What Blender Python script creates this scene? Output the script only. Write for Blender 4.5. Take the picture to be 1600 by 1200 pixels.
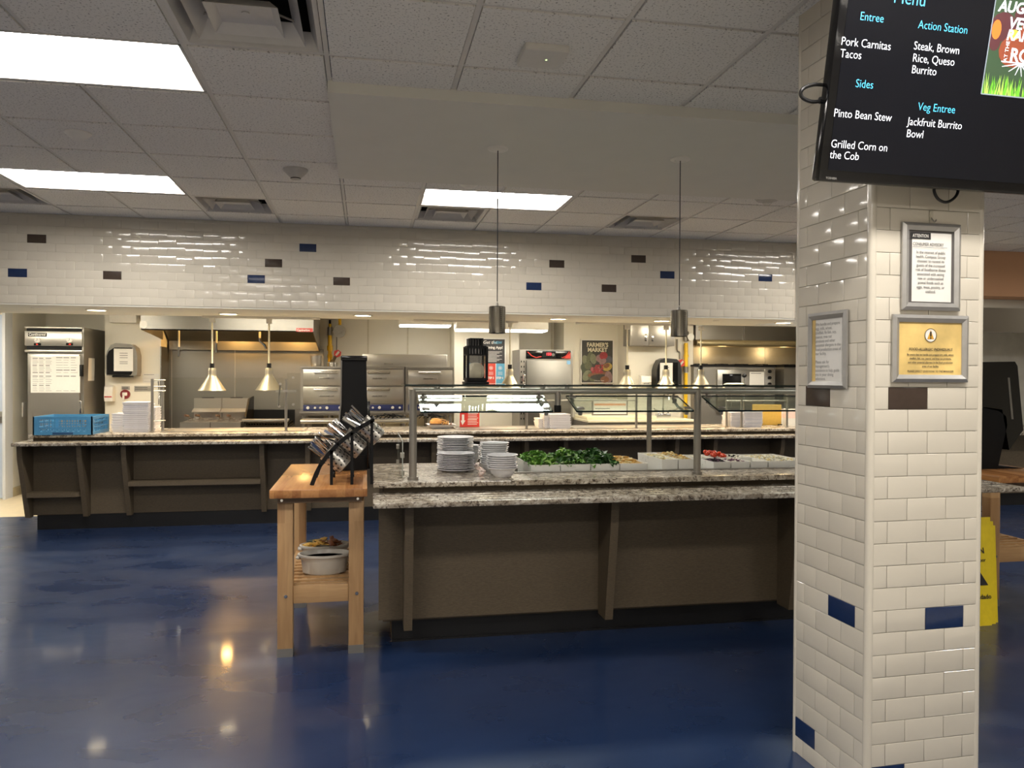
import bpy, bmesh, math, random
from mathutils import Matrix, Vector
random.seed(7)
for o in list(bpy.data.objects): bpy.data.objects.remove(o)
SC = bpy.context.scene
COL = SC.collection
PI = math.pi

# ------------------------------------------------------------------ camera
def cam_axes(yaw, pitch, roll):
    cy, sy, cp, sp, cr, sr = math.cos(yaw), math.sin(yaw), math.cos(pitch), math.sin(pitch), math.cos(roll), math.sin(roll)
    f = Vector((sy*cp, cy*cp, sp)); r = Vector((cy, -sy, 0)); u = r.cross(f)
    return cr*r + sr*u, -sr*r + cr*u, f
CR, CU, CF = cam_axes(math.radians(10.605), math.radians(-0.611), math.radians(0.269))
CH = 1.5017; FOC = 1224.0
cam = bpy.data.cameras.new('camera'); camo = bpy.data.objects.new('camera', cam); COL.objects.link(camo)
cam.sensor_width = 36.0; cam.lens = FOC/1600*36.0; cam.clip_start = 0.05; cam.clip_end = 60
m = Matrix((CR, CU, -CF)).transposed().to_4x4(); m.translation = (0, 0, CH); camo.matrix_world = m
SC.camera = camo
# ------------------------------------------------------------------ colour management and world
SC.view_settings.view_transform = 'Standard'; SC.view_settings.look = 'None'
SC.view_settings.gamma = 1.0; SC.view_settings.use_curve_mapping = False
SC.view_settings.exposure = 0.0
W = bpy.data.worlds.new('world'); SC.world = W; W.use_nodes = True
W.node_tree.nodes['Background'].inputs[0].default_value = (0.9, 0.92, 1, 1)
W.node_tree.nodes['Background'].inputs[1].default_value = 0.03
E_TROFFER = 44.0; E_FIXTURE = 13.0; E_DOWN = 80.0; E_HEAT = 20.0; E_HOOD = 26.0

# ------------------------------------------------------------------ measuring: photo pixel + a known plane -> world point
def ray(x, y): return CR*((x-800)/FOC) - CU*((y-600)/FOC) + CF
C0 = Vector((0, 0, CH))
def PY(x, y, Y): d = ray(x, y); return C0 + d*(Y/d.y)
def PZ(x, y, z): d = ray(x, y); return C0 + d*((z-CH)/d.z)
def PX(x, y, X): d = ray(x, y); return C0 + d*(X/d.x)
def hit(x, y, p, n): d = ray(x, y); return C0 + d*((Vector(p)-C0).dot(n)/d.dot(n))

# ------------------------------------------------------------------ materials
def lin(c):
    return tuple(((v/255)/12.92 if v/255 <= .04045 else ((v/255+.055)/1.055)**2.4) for v in c)
MATS = {}
def M(name, col, rough=.5, metal=0., var=.06, scale=30., bump=0., stretch=(1, 1, 1), emit=0., coat=0., spec=.5, rvar=.08):
    if name in MATS: return MATS[name]
    mt = bpy.data.materials.new(name); mt.use_nodes = True; nt = mt.node_tree; N = nt.nodes; L = nt.links
    b = N['Principled BSDF']; c = lin(col)
    tc = N.new('ShaderNodeTexCoord'); mp = N.new('ShaderNodeMapping'); mp.inputs['Scale'].default_value = stretch
    L.new(tc.outputs['Object'], mp.inputs['Vector'])
    no = N.new('ShaderNodeTexNoise'); no.inputs['Scale'].default_value = scale; no.inputs['Detail'].default_value = 5
    L.new(mp.outputs[0], no.inputs['Vector'])
    cr = N.new('ShaderNodeValToRGB')
    cr.color_ramp.elements[0].position = .3; cr.color_ramp.elements[1].position = .7
    cr.color_ramp.elements[0].color = tuple(max(0, v*(1-var)) for v in c)+(1,)
    cr.color_ramp.elements[1].color = tuple(min(1, v*(1+var)) for v in c)+(1,)
    L.new(no.outputs['Fac'], cr.inputs[0]); L.new(cr.outputs[0], b.inputs['Base Color'])
    mr = N.new('ShaderNodeMapRange'); mr.inputs[3].default_value = max(.02, rough-rvar); mr.inputs[4].default_value = min(1, rough+rvar)
    L.new(no.outputs['Fac'], mr.inputs[0]); L.new(mr.outputs[0], b.inputs['Roughness'])
    b.inputs['Metallic'].default_value = metal
    b.inputs['Specular IOR Level'].default_value = spec
    if coat: b.inputs['Coat Weight'].default_value = coat; b.inputs['Coat Roughness'].default_value = .05
    if bump:
        bp = N.new('ShaderNodeBump'); bp.inputs['Strength'].default_value = bump; bp.inputs['Distance'].default_value = .002
        L.new(no.outputs['Fac'], bp.inputs['Height']); L.new(bp.outputs[0], b.inputs['Normal'])
    if emit:
        b.inputs['Emission Color'].default_value = c+(1,); b.inputs['Emission Strength'].default_value = emit
    MATS[name] = mt; return mt
def nodes_of(mt): return mt.node_tree.nodes, mt.node_tree.links, mt.node_tree.nodes['Principled BSDF']

def granite():
    mt = bpy.data.materials.new('speckled_granite'); mt.use_nodes = True; N, L, b = nodes_of(mt)
    tc = N.new('ShaderNodeTexCoord'); mp = N.new('ShaderNodeMapping'); mp.inputs['Scale'].default_value = (1, .8, 1.1)
    L.new(tc.outputs['Object'], mp.inputs[0])
    n1 = N.new('ShaderNodeTexNoise'); n1.inputs['Scale'].default_value = 34; n1.inputs['Detail'].default_value = 9; n1.inputs['Roughness'].default_value = .72; n1.inputs['Distortion'].default_value = 1.4
    n2 = N.new('ShaderNodeTexNoise'); n2.inputs['Scale'].default_value = 7; n2.inputs['Detail'].default_value = 6; n2.inputs['Distortion'].default_value = 2.0
    L.new(mp.outputs[0], n1.inputs[0]); L.new(mp.outputs[0], n2.inputs[0])
    r1 = N.new('ShaderNodeValToRGB'); e = r1.color_ramp
    e.elements[0].position = .355; e.elements[0].color = lin((34, 28, 25))+(1,)
    e.elements[1].position = .46; e.elements[1].color = lin((164, 154, 139))+(1,)
    x = e.elements.new(.42); x.color = lin((106, 96, 86))+(1,)
    x = e.elements.new(.58); x.color = lin((202, 195, 180))+(1,)
    x = e.elements.new(.72); x.color = lin((222, 214, 197))+(1,)
    L.new(n1.outputs[0], r1.inputs[0])
    r2 = N.new('ShaderNodeValToRGB'); r2.color_ramp.elements[0].position = .42; r2.color_ramp.elements[0].color = lin((178, 168, 156))+(1,)
    r2.color_ramp.elements[1].position = .6; r2.color_ramp.elements[1].color = (1, 1, 1, 1)
    L.new(n2.outputs[0], r2.inputs[0])
    mx = N.new('ShaderNodeMix'); mx.data_type = 'RGBA'; mx.blend_type = 'MULTIPLY'; mx.inputs[0].default_value = .75
    L.new(r1.outputs[0], mx.inputs[6]); L.new(r2.outputs[0], mx.inputs[7]); L.new(mx.outputs[2], b.inputs['Base Color'])
    b.inputs['Roughness'].default_value = .22
    return mt
GRAN = granite()

def blue_floor():
    mt = bpy.data.materials.new('polished_blue_vinyl'); mt.use_nodes = True; N, L, b = nodes_of(mt)
    tc = N.new('ShaderNodeTexCoord')
    n1 = N.new('ShaderNodeTexNoise'); n1.inputs['Scale'].default_value = 1.1; n1.inputs['Detail'].default_value = 8; n1.inputs['Roughness'].default_value = .65
    n2 = N.new('ShaderNodeTexNoise'); n2.inputs['Scale'].default_value = 160; n2.inputs['Detail'].default_value = 2
    n3 = N.new('ShaderNodeTexNoise'); n3.inputs['Scale'].default_value = 2.2; n3.inputs['Detail'].default_value = 10; n3.inputs['Distortion'].default_value = .4
    mp = N.new('ShaderNodeMapping'); mp.inputs['Scale'].default_value = (1, 1.6, 1); L.new(tc.outputs['Object'], mp.inputs[0])
    for n in (n1, n2, n3): L.new(mp.outputs[0], n.inputs[0])
    r = N.new('ShaderNodeValToRGB'); r.color_ramp.elements[0].position = .3; r.color_ramp.elements[0].color = lin((22, 40, 72))+(1,)
    r.color_ramp.elements[1].position = .75; r.color_ramp.elements[1].color = lin((30, 50, 85))+(1,)
    L.new(n1.outputs[0], r.inputs[0])
    r2 = N.new('ShaderNodeValToRGB'); r2.color_ramp.elements[0].position = .3; r2.color_ramp.elements[0].color = (.86, .86, .86, 1)
    r2.color_ramp.elements[1].position = .7; r2.color_ramp.elements[1].color = (1.1, 1.1, 1.1, 1); L.new(n2.outputs[0], r2.inputs[0])
    mx = N.new('ShaderNodeMix'); mx.data_type = 'RGBA'; mx.blend_type = 'MULTIPLY'; mx.inputs[0].default_value = 1
    L.new(r.outputs[0], mx.inputs[6]); L.new(r2.outputs[0], mx.inputs[7]); L.new(mx.outputs[2], b.inputs['Base Color'])
    mr = N.new('ShaderNodeMapRange'); mr.inputs[1].default_value = .3; mr.inputs[2].default_value = .7; mr.inputs[3].default_value = .23; mr.inputs[4].default_value = .39
    L.new(n3.outputs[0], mr.inputs[0]); L.new(mr.outputs[0], b.inputs['Roughness'])
    b.inputs['Coat Weight'].default_value = .3; b.inputs['Coat Roughness'].default_value = .07; b.inputs['Specular IOR Level'].default_value = .45
    return mt
def acoustic():
    mt = bpy.data.materials.new('acoustic_ceiling_tile'); mt.use_nodes = True; N, L, b = nodes_of(mt)
    tc = N.new('ShaderNodeTexCoord')
    n = N.new('ShaderNodeTexNoise'); n.inputs['Scale'].default_value = 95; n.inputs['Detail'].default_value = 3; L.new(tc.outputs['Object'], n.inputs[0])
    r = N.new('ShaderNodeValToRGB'); r.color_ramp.elements[0].position = .3; r.color_ramp.elements[0].color = lin((150, 147, 140))+(1,)
    r.color_ramp.elements[1].position = .43; r.color_ramp.elements[1].color = lin((234, 231, 224))+(1,)
    L.new(n.outputs[0], r.inputs[0]); L.new(r.outputs[0], b.inputs['Base Color']); b.inputs['Roughness'].default_value = .95
    bp = N.new('ShaderNodeBump'); bp.inputs['Strength'].default_value = .4; bp.inputs['Distance'].default_value = .003
    L.new(n.outputs[0], bp.inputs['Height']); L.new(bp.outputs[0], b.inputs['Normal'])
    return mt
def wood(name, c0, c1, strip=.04, axis=0, rough=.35):
    # boards glued side by side, each with its own tone and grain along one axis
    mt = bpy.data.materials.new(name); mt.use_nodes = True; N, L, b = nodes_of(mt)
    tc = N.new('ShaderNodeTexCoord'); mp = N.new('ShaderNodeMapping')
    s = [30., 30., 30.]; s[axis] = 2.2; mp.inputs['Scale'].default_value = s; L.new(tc.outputs['Object'], mp.inputs[0])
    n = N.new('ShaderNodeTexNoise'); n.inputs['Scale'].default_value = 1.6; n.inputs['Detail'].default_value = 6; n.inputs['Distortion'].default_value = .8; L.new(mp.outputs[0], n.inputs[0])
    mp2 = N.new('ShaderNodeMapping'); t = [1/strip]*3; t[axis] = 1.4; mp2.inputs['Scale'].default_value = t; L.new(tc.outputs['Object'], mp2.inputs[0])
    wn = N.new('ShaderNodeTexWhiteNoise'); wn.noise_dimensions = '3D'
    fl = N.new('ShaderNodeVectorMath'); fl.operation = 'FLOOR'; L.new(mp2.outputs[0], fl.inputs[0]); L.new(fl.outputs[0], wn.inputs['Vector'])
    ad = N.new('ShaderNodeMath'); ad.operation = 'MULTIPLY_ADD'; ad.inputs[1].default_value = .42; L.new(wn.outputs['Value'], ad.inputs[0])
    ml = N.new('ShaderNodeMath'); ml.operation = 'MULTIPLY'; ml.inputs[1].default_value = .6; L.new(n.outputs[0], ml.inputs[0]); L.new(ml.outputs[0], ad.inputs[2])
    r = N.new('ShaderNodeValToRGB'); r.color_ramp.elements[0].position = .2; r.color_ramp.elements[0].color = lin(c0)+(1,)
    r.color_ramp.elements[1].position = .72; r.color_ramp.elements[1].color = lin(c1)+(1,)
    L.new(ad.outputs[0], r.inputs[0]); L.new(r.outputs[0], b.inputs['Base Color']); b.inputs['Roughness'].default_value = rough
    return mt
def thin_glass(name, tint=(.93, .98, .95), ior=1.5):
    mt = bpy.data.materials.new(name); mt.use_nodes = True; N = mt.node_tree.nodes; L = mt.node_tree.links
    N.remove(N['Principled BSDF']); out = N['Material Output']
    tr = N.new('ShaderNodeBsdfTransparent'); tr.inputs[0].default_value = tint+(1,)
    gl = N.new('ShaderNodeBsdfGlossy'); gl.inputs['Roughness'].default_value = .015
    ge = N.new('ShaderNodeNewGeometry'); dt = N.new('ShaderNodeVectorMath'); dt.operation = 'DOT_PRODUCT'
    L.new(ge.outputs['Incoming'], dt.inputs[0]); L.new(ge.outputs['Normal'], dt.inputs[1])
    def mth(op, a, b=None):
        n = N.new('ShaderNodeMath'); n.operation = op
        for i, q in enumerate((a, b)):
            if q is None: continue
            if isinstance(q, (int, float)): n.inputs[i].default_value = q
            else: L.new(q, n.inputs[i])
        return n.outputs[0]
    f0 = ((ior-1)/(ior+1))**2
    sch = mth('ADD', mth('MULTIPLY', mth('POWER', mth('SUBTRACT', 1.0, mth('ABSOLUTE', dt.outputs['Value'])), 5.0), 1-f0), f0)
    mx = N.new('ShaderNodeMixShader'); L.new(sch, mx.inputs[0]); L.new(tr.outputs[0], mx.inputs[1]); L.new(gl.outputs[0], mx.inputs[2])
    L.new(mx.outputs[0], out.inputs[0]); return mt
def emitter(name, col, strength):
    mt = bpy.data.materials.new(name); mt.use_nodes = True; N, L, b = nodes_of(mt)
    b.inputs['Base Color'].default_value = lin(col)+(1,); b.inputs['Emission Color'].default_value = lin(col)+(1,)
    b.inputs['Emission Strength'].default_value = strength; b.inputs['Roughness'].default_value = .5
    return mt

FLOOR = blue_floor(); ACOUS = acoustic()
GRID = M('white_painted_grid', (214, 210, 202), .5, var=.03)
DRYW = M('painted_drywall', (222, 219, 208), .8, var=.02, scale=4, bump=.05)
TILEW = M('white_glazed_tile', (205, 198, 183), .1, var=.03, scale=3, rvar=.04, spec=.6)
TILEB = M('navy_glazed_tile', (28, 45, 80), .15, var=.08, scale=40)
TILEK = M('brown_glazed_tile', (66, 55, 48), .2, var=.08, scale=40)
GROUT = M('pale_grout', (204, 197, 180), .9, var=.06, scale=60)
CREAM = M('cream_wall_panel', (228, 222, 206), .45, var=.02, scale=3)
WHITEW = M('white_wall_paint', (226, 222, 210), .6, var=.02, scale=3)
KFLOOR = M('beige_kitchen_floor', (202, 188, 158), .4, var=.08, scale=12)
LAM = M('brown_woven_laminate', (90, 78, 60), .55, var=.24, scale=6, stretch=(9, 9, 60), rvar=.05)
BLACKK = M('black_vinyl_base', (9, 9, 12), .45, var=.2)
STEEL = M('brushed_steel', (178, 174, 166), .3, .8, var=.03, scale=4, stretch=(.6, .6, 170), rvar=.03)
STEELD = M('dull_steel', (152, 148, 141), .4, .75, var=.03, scale=4, stretch=(.6, .6, 150), rvar=.03)
STEELK = M('grey_steel_sheet', (128, 126, 121), .42, 1, var=.04, scale=4, stretch=(.6, .6, 150), rvar=.03)
STEELV = M('steel_upright_grain', (158, 154, 147), .3, .8, var=.03, scale=4, stretch=(160, 160, .6), rvar=.03)
STREAK = M('pendant_reflection_streaks', (150, 146, 138), .2, 1, var=.5, scale=4, stretch=(14, 14, .15), rvar=.1)  # upright bands in the colour stand in for reflection streaks
CHROME = M('polished_chrome', (205, 205, 205), .1, 1, var=.02)
ALU = M('spun_aluminium', (168, 160, 138), .42, 1, var=.05, scale=3)
SILVER = M('satin_silver_frame', (178, 176, 172), .35, .7, var=.04)
BLK = M('black_plastic', (20, 20, 21), .35, var=.15)
BLKG = M('gloss_black_plastic', (12, 12, 14), .12, var=.15)
BLKM = M('black_powder_coat', (9, 9, 10), .55, var=.15, spec=.25)
GREYP = M('grey_plastic', (120, 116, 108), .35, var=.05)
WHITEP = M('white_plastic', (232, 228, 218), .4, var=.02)
PAPER = M('white_paper', (222, 219, 212), .8, var=.02)
INK = M('black_ink', (38, 36, 36), .8, var=.05)
INKG = M('grey_ink', (120, 118, 116), .8, var=.05)
CROCKM = M('off_white_stoneware', (206, 201, 190), .2, var=.02, scale=8)
CERAM = M('white_melamine', (228, 226, 228), .25, var=.02, scale=8)
RED = M('red_plastic', (182, 36, 32), .4, var=.06)
REDL = M('red_paint', (196, 50, 42), .5, var=.05)
YEL = M('yellow_pipe_paint', (232, 186, 24), .45, var=.06)
BLUER = M('blue_rack_plastic', (70, 132, 174), .4, var=.06)
MAPLE = wood('oiled_maple_legs', (148, 110, 72), (190, 153, 108), .09, 2)
BUTCH = wood('butcher_block_top', (134, 84, 46), (186, 132, 80), .045, 1, .25)
MAPLEX = wood('oiled_maple_rail', (148, 110, 72), (190, 153, 108), .1, 0)
GLASS = thin_glass('clear_glass'); GEDGE = M('dark_glass_edge', (14, 34, 32), .15, var=.1)
GLASSC = thin_glass('clear_acrylic', (.97, .97, .95)); GEDGEC = M('pale_acrylic_edge', (176, 180, 170), .2, var=.05)
LIGHTW = emitter('troffer_lens_light', (255, 249, 242), E_TROFFER)
LIGHTK = emitter('kitchen_lens_light', (255, 249, 236), E_FIXTURE)
LIGHTS = emitter('slim_fill_light', (255, 247, 230), 46.0)
LIGHTD = emitter('downlight_lens_light', (255, 232, 186), 14)
BULB = emitter('heat_bulb_light', (255, 205, 130), 10)

# ------------------------------------------------------------------ building helpers
WM = {}          # world matrix of every object made here
class MB:
    def __init__(s): s.v = []; s.f = []; s.m = []; s.T = None
    def add(s, vs, fs, mi=0):
        n = len(s.v)
        for p in vs:
            p = Vector(p); s.v.append(s.T @ p if s.T else p)
        for f in fs: s.f.append([i+n for i in f]); s.m.append(mi)
        return s
    def box(s, x0, x1, y0, y1, z0, z1, mi=0):
        x0, x1 = min(x0, x1), max(x0, x1); y0, y1 = min(y0, y1), max(y0, y1); z0, z1 = min(z0, z1), max(z0, z1)
        return s.add([(x0, y0, z0), (x1, y0, z0), (x1, y1, z0), (x0, y1, z0), (x0, y0, z1), (x1, y0, z1), (x1, y1, z1), (x0, y1, z1)],
              [(0, 3, 2, 1), (4, 5, 6, 7), (0, 1, 5, 4), (1, 2, 6, 5), (2, 3, 7, 6), (3, 0, 4, 7)], mi)
    def bbox(s, x0, x1, y0, y1, z0, z1, r=.005, mi=0):
        # box with chamfered edges
        a, b, c = (x1-x0)/2, (y1-y0)/2, (z1-z0)/2; cx, cy, cz = (x0+x1)/2, (y0+y1)/2, (z0+z1)/2
        bm = bmesh.new(); bmesh.ops.create_cube(bm, size=2)
        for v in bm.verts: v.co = (v.co.x*abs(a), v.co.y*abs(b), v.co.z*abs(c))
        r = min(r, abs(a)*.9, abs(b)*.9, abs(c)*.9)
        bmesh.ops.bevel(bm, geom=bm.edges[:], offset=r, segments=2, affect='EDGES', profile=.5)
        bm.verts.index_update()
        s.add([v.co+Vector((cx, cy, cz)) for v in bm.verts], [[v.index for v in f.verts] for f in bm.faces], mi); bm.free(); return s
    def cyl(s, p, q, r, r2=None, n=16, mi=0, caps=True):
        p, q = Vector(p), Vector(q); r2 = r if r2 is None else r2
        d = (q-p).normalized(); a = d.orthogonal().normalized(); b = d.cross(a)
        vs = []
        for c, rr in ((p, r), (q, r2)):
            for i in range(n): t = 2*PI*i/n; vs.append(c+a*math.cos(t)*rr+b*math.sin(t)*rr)
        fs = [(i, (i+1) % n, n+(i+1) % n, n+i) for i in range(n)]
        if caps: fs += [tuple(range(n-1, -1, -1)), tuple(range(n, 2*n))]
        return s.add(vs, fs, mi)
    def lathe(s, prof, c=(0, 0, 0), n=24, mi=0, sx=1, sy=1):
        c = Vector(c); vs = []; k = len(prof)
        for r, z in prof:
            for i in range(n): t = 2*PI*i/n; vs.append(c+Vector((r*sx*math.cos(t), r*sy*math.sin(t), z)))
        fs = [(j*n+i, j*n+(i+1) % n, (j+1)*n+(i+1) % n, (j+1)*n+i) for j in range(k-1) for i in range(n)]
        if prof[0][0] > 1e-6: fs.append(tuple(range(n-1, -1, -1)))
        if prof[-1][0] > 1e-6: fs.append(tuple(range((k-1)*n, k*n)))
        return s.add(vs, fs, mi)
    def tube(s, pts, r, n=8, mi=0, closed=False):
        pts = [Vector(p) for p in pts]; k = len(pts); vs = []; prev = None
        for i, p in enumerate(pts):
            if closed: d = pts[(i+1) % k]-pts[i-1]
            else: d = pts[min(i+1, k-1)]-pts[max(i-1, 0)]
            d.normalize()
            a = d.orthogonal().normalized() if prev is None else (prev - d*prev.dot(d)).normalized()
            prev = a; b = d.cross(a)
            for j in range(n): t = 2*PI*j/n; vs.append(p+a*math.cos(t)*r+b*math.sin(t)*r)
        fs = [(i*n+j, i*n+(j+1) % n, ((i+1) % k)*n+(j+1) % n, ((i+1) % k)*n+j) for i in range(k if closed else k-1) for j in range(n)]
        if not closed: fs += [tuple(range(n-1, -1, -1)), tuple(range((k-1)*n, k*n))]
        return s.add(vs, fs, mi)
    def rope(s, pts, r, n=8, mi=0, sub=6):
        # smooth cable through the given points
        P = [Vector(p) for p in pts]; P = [P[0]*2-P[1]]+P+[P[-1]*2-P[-2]]; out = []
        for i in range(1, len(P)-2):
            for k in range(sub):
                t = k/sub; a, b, c, d = P[i-1], P[i], P[i+1], P[i+2]
                out.append(.5*((2*b)+(c-a)*t+(2*a-5*b+4*c-d)*t*t+(3*b-a-3*c+d)*t**3))
        return s.tube(out+[P[-2]], r, n, mi)
    def prism(s, poly, d, mi=0):
        # closed polygon of 3D points pushed along the vector d
        n = len(poly); d = Vector(d); poly = [Vector(p) for p in poly]
        return s.add(poly+[p+d for p in poly], [tuple(range(n-1, -1, -1)), tuple(range(n, 2*n))]+[(i, (i+1) % n, n+(i+1) % n, n+i) for i in range(n)], mi)
    def ball(s, c, rx, ry, rz, n=12, mi=0, jit=0):
        k = n//2; prof = []
        vs = [Vector(c)+Vector((0, 0, -rz))]
        for j in range(1, k):
            a = -PI/2+PI*j/k
            for i in range(n):
                t = 2*PI*i/n; q = 1+random.uniform(-jit, jit)
                vs.append(Vector(c)+Vector((rx*math.cos(a)*math.cos(t)*q, ry*math.cos(a)*math.sin(t)*q, rz*math.sin(a)*q)))
        vs.append(Vector(c)+Vector((0, 0, rz))); e = len(vs)-1
        fs = [(0, 1+(i+1) % n, 1+i) for i in range(n)]
        for j in range(k-2): fs += [(1+j*n+i, 1+j*n+(i+1) % n, 1+(j+1)*n+(i+1) % n, 1+(j+1)*n+i) for i in range(n)]
        fs += [(1+(k-2)*n+i, 1+(k-2)*n+(i+1) % n, e) for i in range(n)]
        return s.add(vs, fs, mi)
    def text(s, body, size, o, u, v, mi=0, align='LEFT', bold=0., sx=1., depth=0., shear=0., space=1.):
        cu = bpy.data.curves.new('lettering', 'FONT'); cu.body = body; cu.size = size; cu.align_x = align; cu.offset = bold*size; cu.shear = shear
        cu.space_line = space; cu.resolution_u = 3
        ob = bpy.data.objects.new('lettering', cu); me = bpy.data.meshes.new_from_object(ob)
        o, u, v = Vector(o), Vector(u), Vector(v)
        s.add([o+u*(p.co.x*sx)+v*p.co.y for p in me.vertices], [tuple(f.vertices) for f in me.polygons], mi)
        bpy.data.objects.remove(ob); bpy.data.curves.remove(cu); bpy.data.meshes.remove(me); return s
    def build(s, name, mats, parent=None, smooth=True, local=False):
        if not isinstance(mats, (list, tuple)): mats = [mats]
        lo = [min(p[i] for p in s.v) for i in range(3)]; hi = [max(p[i] for p in s.v) for i in range(3)]
        if parent is None:
            base = Vector(((lo[0]+hi[0])/2, (lo[1]+hi[1])/2, lo[2])) if not local else Vector((0, 0, 0))
            vs = [p-base for p in s.v]; WMm = Matrix.Translation(base)
        else:
            WMm = WM[parent.name]; inv = WMm.inverted(); vs = s.v if local else [inv @ p for p in s.v]
        me = bpy.data.meshes.new(name); me.from_pydata([tuple(p) for p in vs], [], s.f)
        for mt in mats: me.materials.append(mt)
        me.polygons.foreach_set('material_index', s.m)
        if smooth:
            me.polygons.foreach_set('use_smooth', [True]*len(s.f)); me.update(); me.set_sharp_from_angle(angle=math.radians(36))
        me.validate(); me.update()
        ob = bpy.data.objects.new(name, me); COL.objects.link(ob)
        if parent is None: ob.location = WMm.translation
        else: ob.parent = parent
        WM[ob.name] = WMm.copy(); return ob
def tag(o, label, cat, group=None, kind=None):
    o['label'] = label; o['category'] = cat
    if group: o['group'] = group
    if kind: o['kind'] = kind
    return o
def struct(o): o['kind'] = 'structure'; return o
def thing(name, label, cat, loc=(0, 0, 0), rz=0., group=None):
    o = bpy.data.objects.new(name, None); COL.objects.link(o); o.empty_display_size = .05
    o.location = loc; o.rotation_euler = (0, 0, rz)
    WM[o.name] = Matrix.Translation(Vector(loc)) @ Matrix.Rotation(rz, 4, 'Z')
    return tag(o, label, cat, group)
def dup(o, loc=None, rot=None, label=None):
    r = o.copy(); COL.objects.link(r)
    if loc is not None: r.location = loc
    if rot is not None: r.rotation_euler = rot
    if label: r['label'] = label
    for ch in list(o.children):
        c = ch.copy(); COL.objects.link(c); c.parent = r
        for g in list(ch.children):
            d = g.copy(); COL.objects.link(d); d.parent = c
    return r
def lamp(name, kind, loc, energy, col=(255, 240, 215), size=.1, parent=None, spot=100, target=None, sizey=None, blend=.6):
    ld = bpy.data.lights.new(name, kind); ld.energy = energy; ld.color = lin(col)
    if kind == 'AREA':
        ld.size = size
        if sizey: ld.shape = 'RECTANGLE'; ld.size_y = sizey
    else: ld.shadow_soft_size = size
    if kind == 'SPOT': ld.spot_size = math.radians(spot); ld.spot_blend = blend
    o = bpy.data.objects.new(name, ld); COL.objects.link(o); o.location = loc
    if target is not None: o.rotation_euler = (Vector(target)-Vector(loc)).to_track_quat('-Z', 'Y').to_euler()
    if parent is not None:
        o.parent = parent; o.location = WM[parent.name].inverted() @ Vector(loc)
    return o
def rects(mb, o, u, v, n, items, mi=0, lift=.0006):
    # flat printed patches on a sheet: (u0, v0, u1, v1, material)
    o, u, v, n = Vector(o), Vector(u), Vector(v), Vector(n)
    for i, (a, b, c, d, k) in enumerate(items):
        z = n*(lift*(1+.3*i))
        mb.add([o+u*a+v*b+z, o+u*c+v*b+z, o+u*c+v*d+z, o+u*a+v*d+z], [(0, 1, 2, 3)], k)

# ================================================================== THE SETTING
CZ = 2.94; GX, GY, PIT = -.786, 3.03, .6096
XL, XR, YB, YF = -6.3, 9.0, -4.4, 7.73
YK = 11.5                      # kitchen rear wall
b = MB().box(XL, XR, .8, 9.0, -.1, 0); struct(b.build('floor', FLOOR, smooth=False))
b = MB().box(XL, XR, YB, .8, -.1, 0); struct(b.build('floor_bounce', M('pale_bounce_floor', (206, 200, 188), .35, var=.05, scale=3), smooth=False))  # unseen pale floor added behind the camera to bounce light onto the ceiling
b = MB().box(XL, XR, 9.0, YK+.2, -.1, 0.001); struct(b.build('floor_kitchen', KFLOOR, smooth=False))
troffers = [(-2, 1), (-3, 5), (2, 5), (8, 5), (13, 3), (-2, -3), (3, -3), (-2, -7), (3, -7), (8, -3)]  # farthest right lamp is an unseen addition that brightens the tan bulkhead
vents = [(0, 0), (-1, 6), (-4, 6), (2, 6), (5, 6)]
troffers = [(i, j) for i, j in troffers]
taken = set(vents) | {(i+d, j) for i, j in troffers for d in (0, 1)}
def cx(i): return GX+PIT*i
def cyy(j): return GY+PIT*j
b = MB(); g = MB()
i0, i1, j0, j1 = -10, 16, -13, 7
cells = set()
for i in range(i0, i1):
    for j in range(j0, j1+1):
        x0, x1, y0, y1 = cx(i), cx(i+1), cyy(j), min(cyy(j+1), YF)
        if (i, j) in taken or y0 >= YF: continue
        if x1 > -.1 and x0 < 4.2 and y0 >= 4.2 and y1 <= 5.5: continue
        b.box(x0+.0155, x1-.0155, y0+.0145, y1-.0145, CZ-.002, CZ+.03)
struct(b.build('ceiling', ACOUS, smooth=False))
mid = {(i+1, j) for i, j in troffers}
for i in range(i0, i1+1):
    w = .0125 if i % 2 == 0 else .0105
    for j in range(j0, j1+1):
        if (i, j) not in mid and cyy(j) < YF: g.box(cx(i)-w, cx(i)+w, cyy(j), min(cyy(j+1), YF), CZ+.004, CZ+.016)
for j in range(j0, j1+2):
    if cyy(j) < YF: g.box(cx(i0), cx(i1), cyy(j)-.0105, cyy(j)+.0105, CZ+.0045, CZ+.015)
g.box(cx(i0), cx(i1), YF-.016, YF, CZ, CZ+.012)
struct(g.build('ceiling_grid', GRID, smooth=False))
b = MB().box(-.186, 4.2, 3.95, 5.66, 2.884, CZ+.02); struct(b.build('ceiling_drywall_panel', DRYW, smooth=False))
# dining room walls outside the frame
struct(MB().box(XL-.1, XL, YB, YK, 0, 3.0).build('wall_left', WHITEW, smooth=False))
struct(MB().box(XR, XR+.1, YB, YK, 0, 3.0).build('wall_right', CREAM, smooth=False))
struct(MB().box(XL, XR, YB-.1, YB, 0, 3.0).build('wall_front', WHITEW, smooth=False))
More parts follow.
